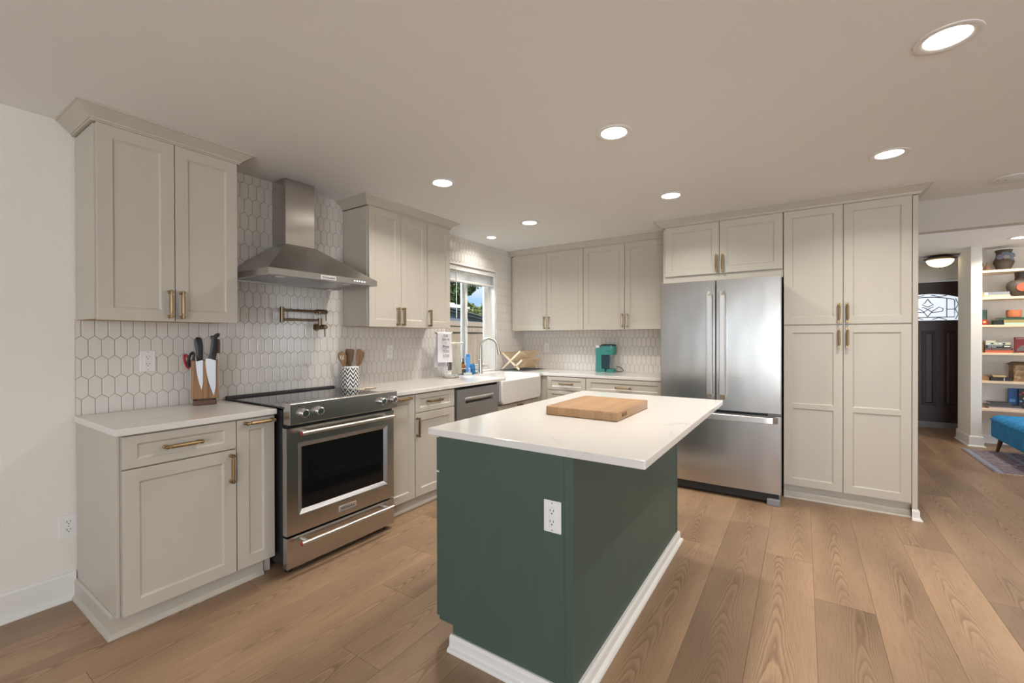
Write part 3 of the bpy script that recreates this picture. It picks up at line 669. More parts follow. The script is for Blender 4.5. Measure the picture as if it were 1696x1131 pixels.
# ------------------------------------------------------------------ pot filler
def pot_filler():
    t = thing('pot_filler', 'folded bronze pot filler faucet on the tile under the hood', 'faucet', (.01, 1.187, 1.386))
    zl, zu, x = 1.435, 1.500, .075
    b = MB(); b.lathe((.0085, 1.187, 1.386), [(.028, 0), (.028, .005), (.026, .007), (.017, .008), (.017, .120), (.015, .123)], 20, 'x'); b.build('wall_valve', bronze, t, smooth=35)
    b = MB(); b.tube([(.115, 1.187, 1.372), (.119, 1.188, 1.315)], [.0055, .0035], 8); b.build('lever', bronze, t, smooth=35)
    b = MB(); b.tube([(x, 1.175, 1.397), (x, 1.175, 1.452)], .0135, 14); b.tube([(x, 1.175, zl), (x, .905, zl)], .0085, 12)
    b.build('lower_arm', bronze, t, smooth=35)
    b = MB(); b.tube([(x, .890, 1.414), (x, .890, 1.415), (x, .890, 1.519), (x, .890, 1.520)], [.013, .0145, .0145, .013], 16); b.build('swivel_joint', bronze, t, smooth=35)
    b = MB(); b.tube([(x, .900, zu), (x, 1.128, zu), (x, 1.135, zu), (x, 1.150, zu), (x, 1.152, zu), (x, 1.225, zu), (x, 1.230, zu)], [.0085, .0085, .012, .014, .0175, .0175, .015], 14)
    b.tube([(x, 1.150, zu), (x, 1.150, zu - .024)], .010, 12); b.build('upper_arm', bronze, t, smooth=35)
    b = MB(); b.tube([(x + .016, 1.212, zu - .012), (x + .018, 1.213, zu - .068)], [.0055, .0035], 8); b.build('lever', bronze, t, smooth=35)
pot_filler()

# ------------------------------------------------------------------ refrigerator
def fridge():
    t = thing('refrigerator', 'stainless french-door refrigerator with bottom freezer', 'refrigerator', (2.47, 3.6, 0))
    yf = 3.181; xs = (2.0187, 2.4615, 2.4690, 2.9267)
    MB().box((2.024, 3.262, .03), (2.920, 3.97, 1.752)).build('body', greyp, t, bevel=.003)
    MB().box((2.03, 3.248, .10), (2.915, 3.264, 1.745)).build('gasket', blackp, t)
    def panel(x0, x1, z0, z1, cx, half):
        def yy(x): return yf + .007 * ((x - cx) / half) ** 2
        fx = [x0 + .004] + [x0 + (x1 - x0) * i / 12 for i in range(1, 12)] + [x1 - .004]
        poly = [(x1, 3.246), (x0, 3.246), (x0, yy(x0) + .004)] + [(x, yy(x)) for x in fx] + [(x1, yy(x1) + .004)]
        return MB().prism(poly, 'z', z0, z1)
    cx, half = 2.4727, .454
    dl = panel(xs[0], xs[1], .711, 1.7752, cx, half).build('door', steel_v, t, smooth=35)
    dr = panel(xs[2], xs[3], .711, 1.7752, cx, half).build('door', steel_v, t, smooth=35)
    fz = panel(xs[0], xs[3], .09, .690, cx, half).build('freezer_drawer', steel_v, t, smooth=35)
    def vbar(x0, x1, parent):
        rings = []; n = 22
        for i in range(n + 1):
            s_ = i / n; z = .800 + (1.684 - .800) * s_; e = min(s_, 1 - s_); d = .052 * min(1, (e / .045) ** .5) if e < .045 else .052
            d = max(d, .004); th = .014
            yo = yf - d; rings.append([(x0, yo + .003, z), (x0 + .004, yo, z), (x1 - .004, yo, z), (x1, yo + .003, z), (x1, yo + th, z), (x0, yo + th, z)])
        MB().loft(rings).build('handle', hsteel, parent, smooth=35)
    vbar(2.402, 2.442, dl); vbar(2.499, 2.539, dr)
    rings = []; n = 26
    for i in range(n + 1):
        s_ = i / n; x = 2.04 + (2.905 - 2.04) * s_; e = min(s_, 1 - s_); d = .050 * min(1, (e / .05) ** .5) if e < .05 else .050
        d = max(d, .004); yo = yf - d; rings.append([(x, yo + .003, .637), (x, yo, .641), (x, yo, .681), (x, yo + .003, .685), (x, yo + .014, .685), (x, yo + .014, .637)])
    MB().loft(rings).build('handle', hsteel, fz, smooth=35)
    tb = text_mb('Whirlpool', .024, lambda x, y, z: Vector((2.772 + x, yf + .0022 - z, 1.687 + y)), .0012); tb.build('lettering', chrome, dr, recalc=False, label='small silver lettering')
    MB().box((2.835, yf + .012, .6935), (2.915, yf + .05, .7055)).build('hinge', greyp, t, bevel=.002)
    MB().box((2.035, yf + .03, .022), (2.905, 3.27, .085)).build('base_grille', blackp, t)
    for x in (2.055, 2.875):
        MB().box((x - .045, yf - .004, 0), (x + .045, yf + .05, .05)).build('foot', greyp, t, bevel=.006)
    for x in (2.08, 2.86): MB().box((x - .03, 3.72, 0), (x + .03, 3.78, .04)).build('roller', blackp, t)
fridge()

# ------------------------------------------------------------------ dishwasher, sink, faucet
def dishwasher():
    t = thing('dishwasher', 'grey steel dishwasher with a pocket handle, left of the sink', 'dishwasher', (.3, 2.377, 0))
    MB().box((.05, 2.077, .10), (.585, 2.677, .868)).build('body', blackp, t)
    a, c, z0, z1 = 2.080, 2.675, .105, .862; p0, p1, q0, q1 = 2.190, 2.590, .735, .782
    b = MB(); n0, n1 = .588, .628
    b.box((n0, a, z0), (n1, p0, z1)); b.box((n0, p1, z0), (n1, c, z1)); b.box((n0, p0, z0), (n1, p1, q0)); b.box((n0, p0, q1), (n1, p1, z1)); b.box((n0, p0, q0), (n0 + .012, p1, q1))
    d = b.build('door', steel_d, t)
    b = MB(LEFT); rings = []
    for i in range(17):             # bowed lip over the pocket, deepest in the middle
        s_ = i / 16; u = p0 - .004 + (p1 - p0 + .008) * s_; k = 4 * s_ * (1 - s_)
        rings.append([(u, n1 - .004, q1 + .006), (u, n1 + .004, q1 + .004), (u, n1 + .008, q1 - .004), (u, n1 + .004, q1 - .010 - .010 * k), (u, n1 - .006, q1 - .012 - .010 * k), (u, n1 - .010, q1)])
    b.loft(rings); b.build('handle', satin, d, smooth=40)
    b = MB(LEFT); b.loft([[(p0, n0 + .0125, q0), (p0, n1 - .002, q0), (p0, n0 + .0125, q0 + .016)], [(p1, n0 + .0125, q0), (p1, n1 - .002, q0), (p1, n0 + .0125, q0 + .016)]]); b.build('pocket_slope', steel, d)
    MB().box((.50, 2.08, .005), (.56, 2.675, .10)).build('toe_panel', blackp, t)
dishwasher()
def sink():
    y0, y1, x0, x1, z0, z1 = 2.7015, 3.4535, .15, .658, .655, .889
    b = MB(); r = .050; k = .024; dz = z0 + .03
    pr = [(y1, z1), (y0, z1)] + [(p, q) for p, q in arc(y0 + r, z0 + r, r, 180, 270, 6)] + [(p, q) for p, q in arc(y1 - r, z0 + r, r, 270, 360, 6)]
    n = len(pr); V = [(x0, p, q) for p, q in pr] + [(x1, p, q) for p, q in pr]
    F = [tuple(range(n)), tuple(range(2 * n - 1, n - 1, -1))] + [(i, i + 1, n + i + 1, n + i) for i in range(1, n - 1)] + [(n - 1, 0, n, 2 * n - 1)]
    def q(k, z): return [(x0 + k, y0 + k, z), (x1 - k, y0 + k, z), (x1 - k, y1 - k, z), (x0 + k, y1 - k, z)]
    top = [1, n + 1, n, 0]; o_ = len(V); V += q(k, z1) + q(k + .012, dz + .03) + q(k + .035, dz)
    for a, b_ in ((top, [o_, o_ + 1, o_ + 2, o_ + 3]), ([o_ + t for t in range(4)], [o_ + 4 + t for t in range(4)]), ([o_ + 4 + t for t in range(4)], [o_ + 8 + t for t in range(4)])):
        for t in range(4): F.append((a[t], a[(t + 1) % 4], b_[(t + 1) % 4], b_[t]))
    F.append((o_ + 8, o_ + 9, o_ + 10, o_ + 11)); b.add(V, F)
    o = b.build('farmhouse_sink', ceramic, bevel=.012, seg=3, smooth=50); tag(o, 'white apron-front farmhouse sink under the window', 'sink')
sink()
def faucet():
    x, y = .090, 3.098
    t = thing('kitchen_faucet', 'brushed nickel gooseneck faucet standing behind the farmhouse sink', 'faucet', (x, y, ZT))
    b = MB(); b.lathe((x, y, ZT), [(.027, 0), (.027, .004), (.0235, .007), (.0235, .150), (.020, .154)], 20); b.build('base', nickel, t, smooth=35)
    r = .105; zc = ZT + .280
    path = [(x, y, ZT + .15), (x, y, zc)] + [(x + r - r * math.cos(R(a)), y + .18 * (r - r * math.cos(R(a))), zc + r * math.sin(R(a))) for a in range(15, 166, 15)]
    lx, ly, lz = path[-1]
    b = MB(); b.tube(path, .0145, 14); b.build('spout', nickel, t, smooth=40)
    b = MB(); b.tube([(lx, ly, lz), (lx + .006, ly + .001, lz - .03), (lx + .018, ly + .003, lz - .075), (lx + .022, ly + .004, lz - .095)], [.0155, .018, .019, .0175], 14); sh = b.build('spray_head', nickel, t, smooth=40)
    b = MB(); b.tube([(x, y, ZT + .075), (x + .0, y + .05, ZT + .075)], .017, 14); b.tube([(x, y + .045, ZT + .075), (x + .01, y + .12, ZT + .082)], [.006, .0045], 8); b.build('lever', nickel, t, smooth=35)
faucet()

# ------------------------------------------------------------------ kitchen window
def kitchen_window():
    xf = -.105
    mb = MB(); window_frame(mb, WY0, WY1, xf, 'x', WZ0, WZ1, .034, .024)
    fo = struct(mb.build('window_1', whitep, bevel=.002))
    mb = MB(); window_frame(mb, WY0 + .034, 3.085, xf + .012, 'x', WZ0 + .034, WZ1 - .034, .040, .012)
    mb.build('sash', whitep, fo, bevel=.002)
    mb = MB(); window_frame(mb, 3.02, WY1 - .034, xf - .014, 'x', WZ0 + .034, WZ1 - .034, .036, .012)
    mb.build('sash', whitep, fo, bevel=.002)
    MB().box((xf + .008, WY0 + .07, WZ0 + .07), (xf + .012, 3.05, WZ1 - .07)).build('pane', pane_m, fo)
    MB().box((xf - .016, 3.05, WZ0 + .07), (xf - .012, WY1 - .07, WZ1 - .07)).build('pane', pane_m, fo)
    MB().box((xf + .024, 3.052, 1.44), (xf + .036, 3.078, 1.52)).build('latch', whitep, fo, bevel=.003)
    mb = MB(); e = .004
    mb.box((-.158, WY0, WZ0), (.0, WY1, WZ0 + e)); mb.box((-.08, WY1 - e, WZ0), (.0, WY1, WZ1)); mb.box((-.08, WY0, WZ0), (.0, WY0 + e, WZ1)); mb.box((-.08, WY0, WZ1 - e), (.0, WY1, WZ1))
    struct(mb.build('trim_5', trimw))
    mb = MB()
    for a in ((.0085, WY0 - .012, WZ0, .0125, WY0, WZ1 + .012), (.0085, WY1, WZ0, .0125, WY1 + .012, WZ1 + .012), (.0085, WY0, WZ1, .0125, WY1, WZ1 + .012)): mb.box(a[:3], a[3:])
    struct(mb.build('trim_6', trimw))
kitchen_window()
def blind():
    t = thing('window_blind', 'white slatted blind drawn up at the top of the kitchen window', 'blind', (-.04, 3.05, 1.90))
    a, c = WY0 + .008, WY1 - .008
    MB().box((-.068, a, 2.030), (-.008, c, 2.080)).build('head_rail', whitep, t, bevel=.003)
    for k in range(9):
        z = 1.938 + k * .0098
        b = MB(LEFT); pr = [(-.064, z), (-.038, z + .004), (-.012, z), (-.012, z + .0028), (-.038, z + .0068), (-.064, z + .0028)]; b.loft([[(a, n, zz) for n, zz in pr], [(c, n, zz) for n, zz in pr]]); b.build('slat', whitep, t)
    MB().box((-.066, a, 1.908), (-.010, c, 1.932)).build('bottom_rail', whitep, t, bevel=.003)
    for y in (2.72, 3.07, 3.40):
        b = MB()
        for n in range(6): b.tube([(-.0085 + .001 * (n % 2), y - .006 + .004 * (n % 3), 2.03 - n * .017), (-.0085, y + .006 - .004 * (n % 3), 2.013 - n * .017)], .0013, 5)
        b.tube([(-.010, y, 2.03), (-.010, y, 1.91)], .0012, 5); b.build('ladder_cord', whitep, t)
    b = MB(); b.tube([(-.006, 2.80, 2.05), (-.004, 2.805, 2.0), (-.004, 2.810, 1.535), (-.004, 2.810, 1.515)], [.003, .0032, .0045, .0045], 8); b.build('wand', whitep, t, smooth=40)
blind()

# ------------------------------------------------------------------ ceiling lights
def recessed():
    z = ZC
    t = thing('recessed_light', 'x', 'ceiling light', (0, 0, z))
    b = MB(); prof = [(.094, -.0005), (.0935, -.004), (.088, -.006), (.070, -.004), (.0645, -.001), (.0645, 0.0)]
    b.lathe((0, 0, z), [(r, h) for r, h in prof], 40, cap=False); b.build('trim_ring', whitep, t, smooth=40, origin=(0, 0, z), recalc=False)
    b = MB(); rings = [[(.064 * math.cos(2 * math.pi * k / 40), .064 * math.sin(2 * math.pi * k / 40), z - .0022) for k in range(40)]]
    b.add(rings[0], [tuple(range(39, -1, -1))]); b.build('lens', lens_m, t, origin=(0, 0, z), recalc=False)
    d = bpy.data.lights.new('lamp', 'AREA'); d.shape = 'DISK'; d.size = .128; d.energy = LAMP; d.color = WARM; d.spread = R(142)
    lo = bpy.data.objects.new('lamp', d); COL.objects.link(lo); lo.parent = t; lo.location = (0, 0, -.0035)
    return t
proto = recessed()
def lamp_power(o, watts):
    for ch in o.children:
        if ch.type == 'LIGHT': ch.data = ch.data.copy(); ch.data.energy = watts
spots = [(3.495, 1.436, 'big recessed ceiling light nearest the camera at top right'), (2.233, 1.473, 'recessed ceiling light above the green island front'),
         (3.486, 2.630, 'recessed ceiling light in front of the pantry'), (.976, 1.526, 'recessed ceiling light in front of the cabinets between hood and window'),
         (2.227, 2.692, 'recessed ceiling light in front of the refrigerator'), (.932, 2.762, 'recessed ceiling light over the dishwasher and sink front'),
         (5.022, 6.235, 'recessed ceiling light in front of the bookshelves')]
for i, (x, y, lab) in enumerate(spots):
    o = proto if i == 0 else copy_tree(proto); place(o, (x, y, ZC), 0, lab, 'round recessed ceiling lights')
    if y > 5: lamp_power(o, 12)
o = place(copy_tree(proto), (.289, 3.038, ZC), 0, 'small recessed ceiling light right over the kitchen window', 'round recessed ceiling lights'); o.scale = (.72, .72, 1); lamp_power(o, 3.2)
b = MB(); b.lathe((4.241, 3.605, ZC), [(.105, -.0005), (.104, -.005), (.098, -.009), (.001, -.010)], 32); t = b.build('ceiling_cover_plate', whitep, smooth=40, origin=(4.241, 3.605, ZC)); tag(t, 'round white blank cover plate with two screws on the ceiling', 'cover plate')
for s_ in (-.042, .0):
    MB().lathe((4.215 + s_, 3.60 + s_ * .3, ZC - .0115), [(.005, 0), (.005, .003)], 10).build('screw', greyp, t)

# ------------------------------------------------------------------ things on the counters
def knife_block():
    c = Vector((.115, .405, ZT))
    t = thing('knife_block', 'acacia magnetic knife block on the left countertop', 'knife block', c)
    MB().prism([(p[0] + c.x, p[1] + c.y) for p in rrect(-.042, -.056, .042, .056, .008)], 'z', ZT, ZT + .030).build('base', wood_b, t, bevel=.003, smooth=40)
    MB().box((c.x - .030, c.y - .040, ZT + .029), (c.x + .030, c.y + .040, ZT + .038)).build('neck', wood_b, t)
    MB().box((c.x - .045, c.y - .066, ZT + .037), (c.x + .045, c.y + .064, ZT + .262)).build('block', wood_d, t, bevel=.004)
    t.rotation_euler = (0, 0, R(-18))
    M = Matrix.Translation(c) @ Matrix.Rotation(R(-18), 4, 'Z')
    return c, M
kc, KM = knife_block()
def knife(label, u, z_tip, z_heel, wid, hm, hpoly, axis='front', group='knives on the block'):
    # built flat in the block's own frame, held on its face by magnets
    def P(a, b, n): return KM @ (Vector((.0455 + n, a, b)) if axis == 'front' else Vector((a, .0645 + n, b)))
    t = thing('knife', label, 'knife', P(u, z_tip, 0), group)
    bl = [(u + wid * .5, z_heel), (u - wid * .5, z_heel)] + [(u - wid * .5 + wid * .80 * (k / 8) ** 2.0, z_heel + (z_tip - z_heel) * k / 8) for k in range(1, 9)] + [(u + wid * .5 - wid * .02 * (1 - k / 4), z_tip + (z_heel - z_tip) * (k / 4)) for k in range(1, 4)]
    m = MB(); m.loft([[tuple(P(a, b, .0003)) for a, b in bl], [tuple(P(a, b, .0022)) for a, b in bl]]); m.build('blade', blade, t)
    m = MB(); rings = []
    for n in (-.006, -.003, .008, .011):
        k = 0 if -.004 < n < .009 else .0035
        cu = sum(p[0] for p in hpoly) / len(hpoly); cz = sum(p[1] for p in hpoly) / len(hpoly)
        rings.append([tuple(P(a + (cu - a) * k / .012, b + (cz - b) * k / .05, n)) for a, b in hpoly])
    m.loft(rings); m.build('handle', hm, t, smooth=40)
knife('black-handled utility knife at the left of the block face', -.028, .088, .268, .034, blackp, [(-.042, .256), (-.011, .264), (-.010, .350), (-.014, .382), (-.024, .395), (-.042, .396), (-.050, .382), (-.050, .350), (-.043, .295)])
knife('large chef knife with black handle on the block face', .026, .052, .270, .050, blackp, [(.050, .260), (.014, .274), (.022, .305), (.030, .378), (.024, .392), (.027, .404), (.040, .406), (.056, .420), (.072, .419), (.071, .404), (.058, .390), (.056, .305)])
knife('bread knife with wooden handle on the right side of the block', .012, .062, .300, .030, wood_u, [(-.006, .300), (.028, .300), (.028, .380), (-.006, .386)], axis='side')
def scissors():
    def P(a, b, n): return KM @ Vector((.012 + n, a, b))
    t = thing('kitchen_scissors', 'red and black handled scissors on the left side of the knife block', 'scissors', P(-.07, .24, 0), None)
    for s_, m, ca, cb in ((-1, redm, -.083, .256), (1, blackp, -.066, .268)):
        pts = [tuple(P(ca + .011 * math.cos(R(a)) + .22 * .040 * math.sin(R(a)) * s_, cb + .040 * math.sin(R(a)), .006 * s_)) for a in range(0, 361, 20)]
        MB().tube(pts, .0068, 8).build('handle', m, t, smooth=40)
    m = MB(); bl = [(-.010, .222), (.010, .222), (.004, .10), (-.004, .10)]
    m.loft([[tuple(KM @ Vector((.012 + a, -.0668, b))) for a, b in bl], [tuple(KM @ Vector((.012 + a, -.0695, b))) for a, b in bl]]); m.build('blade', blade, t)
scissors()

def utensil_crock():
    c = Vector((.098, 1.418, ZT)); r, h = .066, .172
    m = mat('chevron_glaze', (.85, .84, .82), .25); N, L, bsdf = nodes(m)
    tc = N('ShaderNodeTexCoord'); sp = N('ShaderNodeSeparateXYZ'); L(tc.outputs['Object'], sp.inputs[0])
    def mt(op, a, b_=None):
        n = N('ShaderNodeMath'); n.operation = op
        for i, v in enumerate((a, b_)):
            if v is None: continue
            if isinstance(v, (int, float)): n.inputs[i].default_value = v
            else: L(v, n.inputs[i])
        return n.outputs[0]
    ang = mt('ARCTAN2', sp.outputs['Y'], sp.outputs['X']); ph = mt('ABSOLUTE', mt('SUBTRACT', mt('FRACT', mt('MULTIPLY', ang, 10 / (2 * math.pi))), .5))
    zz = mt('ADD', mt('MULTIPLY', sp.outputs['Z'], 1.0), mt('MULTIPLY', ph, -.066)); st = mt('LESS_THAN', mt('FRACT', mt('MULTIPLY', zz, 1 / .033)), .47)
    band = mt('MULTIPLY', st, mt('MULTIPLY', mt('GREATER_THAN', sp.outputs['Z'], .006), mt('LESS_THAN', sp.outputs['Z'], h - .010)))
    mx = N('ShaderNodeMix'); mx.data_type = 'RGBA'; L(band, mx.inputs[0]); mx.inputs[6].default_value = (.82, .81, .79, 1); mx.inputs[7].default_value = (.015, .015, .018, 1); L(mx.outputs[2], bsdf.inputs['Base Color'])
    b = MB(); b.lathe(c, [(r - .004, 0), (r, .003), (r, h - .003), (r - .002, h), (r - .005, h), (r - .006, h - .004), (r - .006, .008), (.001, .008)], 40)
    tag(b.build('utensil_crock', m, smooth=40), 'white crock with black chevron stripes beside the range', 'crock')
    def paddle(label, name, foot, top, width, mm, slots=False, tw=0.0, shape='flat', ln=.1):
        A, B = Vector(foot), Vector(top); d = (B - A).normalized(); v = Vector((math.cos(R(tw)), math.sin(R(tw)), 0)); v = (v - d * v.dot(d)).normalized(); n = d.cross(v)
        t = thing(name, label, 'utensil', A, 'wooden utensils in the crock')
        m_ = MB(); H0 = B - d * ln
        m_.tube([tuple(A), tuple(H0), tuple(H0 + d * .01)], [.0065, .007, .009], 10); m_.build('handle', mm, t, smooth=40)
        pts = []
        if shape == 'round': out = [(-.010, 0), (-width * .72, ln * .42), (-width, ln * .68), (-width * .8, ln * .9), (-width * .38, ln), (width * .38, ln), (width * .8, ln * .9), (width, ln * .68), (width * .72, ln * .42), (.010, 0)]
        elif shape == 'slant': out = [(-.010, 0), (-width * .8, ln * .45), (-width, ln * .85), (-width * .7, ln * .98), (-width * .2, ln), (width, ln * .80), (width * .95, ln * .62), (width * .7, ln * .2), (.010, 0)]
        else: out = [(-.012, 0), (-width * .75, ln * .4), (-width, ln * .8), (-width * .92, ln * .96), (-width * .7, ln), (width * .75, ln), (width * .95, ln * .93), (width, ln * .8), (width * .75, ln * .4), (.012, 0)]
        m_ = MB(); m_.loft([[tuple(H0 + v * a + d * q + n * k) for a, q in out] for k in (-.0035, .0035)]); hd = m_.build('head', mm, t, bevel=.002, smooth=40)
        if slots:
            m_ = MB()
            for k in (-1, 0, 1):
                q0 = ln * .48; pr = [(k * .011 - .0022, q0), (k * .011 + .0022, q0), (k * .011 + .0022, q0 + .034), (k * .011 - .0022, q0 + .034)]
                m_.loft([[tuple(H0 + v * a + d * q + n * kk) for a, q in pr] for kk in (-.0042, .0042)])
            m_.build('slots', tile, hd)
    z = ZT + .012
    paddle('slotted wooden spoon leaning left out of the chevron crock', 'slotted_spoon', (.120, 1.392, z), (.095, 1.335, z + .275), .033, wood_u2, True, 50, 'round', .125)
    paddle('dark flat wooden spatula upright in the middle of the chevron crock', 'wooden_spatula', (.080, 1.416, z), (.085, 1.424, z + .292), .034, wood_u, False, 45, 'flat', .135)
    paddle('wooden spatula with slanted edge leaning right out of the chevron crock', 'wooden_spatula', (.112, 1.446, z), (.118, 1.503, z + .290), .034, wood_u2, False, 52, 'slant', .135)
    paddle('short light wooden spoon low in the middle of the chevron crock', 'wooden_spoon', (.066, 1.432, z), (.066, 1.392, z + .200), .017, wood_u2, False, 90, 'round', .06)
utensil_crock()
t = thing('spoon_rest', 'small cream spoon rest on the counter behind the range knobs', 'spoon rest', (.29, 1.45, ZT))
b = MB(); rings = []
for rx, ry, z in ((.030, .045, 0), (.038, .058, .006), (.040, .060, .008), (.036, .055, .008), (.026, .040, .003)): rings.append([(.29 + rx * math.cos(R(a)), 1.45 + ry * math.sin(R(a)), ZT + z) for a in range(0, 360, 15)])
b.loft(rings); b.build('bowl', flat('cream_glaze', (.72, .62, .47), .3), t, smooth=60)
b = MB(); b.prism([(.275, 1.40), (.300, 1.40), (.296, 1.345), (.279, 1.345)], 'z', ZT, ZT + .007); b.build('handle', MATS['cream_glaze'], t, bevel=.002)

def towel_stand():
    c = Vector((.175, 2.512, ZT))
    t = thing('towel_stand', 'brass two-armed towel stand on a round base by the sink', 'towel stand', c)
    b = MB(); b.lathe(c, [(.078, 0), (.080, .003), (.080, .014), (.077, .017), (.001, .017)], 32); b.build('base', nickel, t, smooth=35)
    for p, zt, a0, a1 in ((( .172, 2.452), .440, -.112, .060), ((.190, 2.552), .338, -.060, .090)):
        b = MB(); b.tube([(p[0], p[1], ZT + .015), (p[0], p[1], ZT + zt)], .0062, 12); b.build('pole', nickel, t, smooth=40)
        # the arms run across the pole top, turned a little to the room
        b = MB(); b.tube([(p[0] + a0 * .35, p[1] + a0 * .94, ZT + zt), (p[0] + a1 * .35, p[1] + a1 * .94, ZT + zt)], .0062, 12)
        for e in (a0, a1): b.ball((p[0] + e * .35, p[1] + e * .94, ZT + zt), .0105, 12, 8)
        b.build('arm', nickel, t, smooth=40)
    def drape(label, name, p, zt, a0, a1, front, back, m, wav, spread):
        mb = MB(); rings = []; nu, th = 14, .0022
        prof = [(.013, -back), (.012, -back * .5), (.011, -.02), (.009, -.004), (0, .0075), (-.009, -.004), (-.011, -.02), (-.012, -front * .5), (-.013, -front)]
        D = Vector((.35, .94, 0)).normalized(); Nn = Vector((.94, -.35, 0)).normalized()
        top, bot = [], []
        for i in range(nu + 1):
            s_ = i / nu; row = []
            for q, z in prof:
                k = min(1, abs(z) / .25); u = (a0 + (a1 - a0) * (.5 + (s_ - .5) * (1 + spread * k)))
                off = -q + (wav * math.sin(s_ * 11 + (0 if q > 0 else 1.3)) + (.012 if q < 0 else -.030)) * k
                row.append(Vector((p[0], p[1], ZT + zt + z)) + D * u * 1.09 + Nn * off)
            rings.append(row)
        V = []; F = []; m_ = len(prof)
        for r in rings: V += [tuple(x) for x in r]
        o2 = len(V)
        for r in rings: V += [tuple(x + Nn * th * (1 if j > 4 else -1) * .8 + Vector((0, 0, th if 2 < j < 6 else 0))) for j, x in enumerate(r)]
        for i in range(nu):
            for j in range(m_ - 1): a = i * m_ + j; F += [(a, a + 1, a + m_ + 1, a + m_), (o2 + a, o2 + a + m_, o2 + a + m_ + 1, o2 + a + 1)]
        edge = [i * m_ for i in range(nu + 1)] + [nu * m_ + j for j in range(1, m_)] + [i * m_ + m_ - 1 for i in range(nu - 1, -1, -1)] + [j for j in range(m_ - 2, 0, -1)]
        for i in range(len(edge)): a, b_ = edge[i], edge[(i + 1) % len(edge)]; F.append((a, b_, o2 + b_, o2 + a))
        mb.add(V, F); o = mb.build(name, m, smooth=70); return tag(o, label, 'towel'), D, Nn
    wt = flat('white_cotton', (.76, .74, .77), .85); gt = flat('sage_linen', (.42, .40, .33), .9); add_noise_color(gt, (.34, .33, .27), 40, (1, 1, .2))
    tw, D, Nn = drape('white tea towel with black words on the tall arm of the towel stand', 'tea_towel', (.172, 2.452), .440, -.092, .042, .285, .330, wt, .004, .10)
    drape('sage green dish towel hanging on the short arm of the towel stand', 'dish_towel', (.190, 2.552), .338, -.034, .050, .305, .27, gt, .008, .35)
    base = Vector((.172, 2.452, ZT + .440)) - D * .020
    for k, (s_, sz) in enumerate((('THE', .034), ('FEED ME', .026), ('- a -', .022), ('Pizza', .044), ('YOU', .040), ('LOVE', .034))):
        z = (-.030, -.066, -.096, -.134, -.178, -.222)[k]; off = .0185 + .016 * min(1, abs(z) / .25)
        tb = text_mb(s_, sz, lambda x, y, zz: base + D * x * .8 + Nn * (off + zz + .004) + Vector((0, 0, z + y)), .0004); tb.build('print', flat('towel_ink_%d' % k, (.05, .05, .06), .9), tw, recalc=False)
towel_stand()

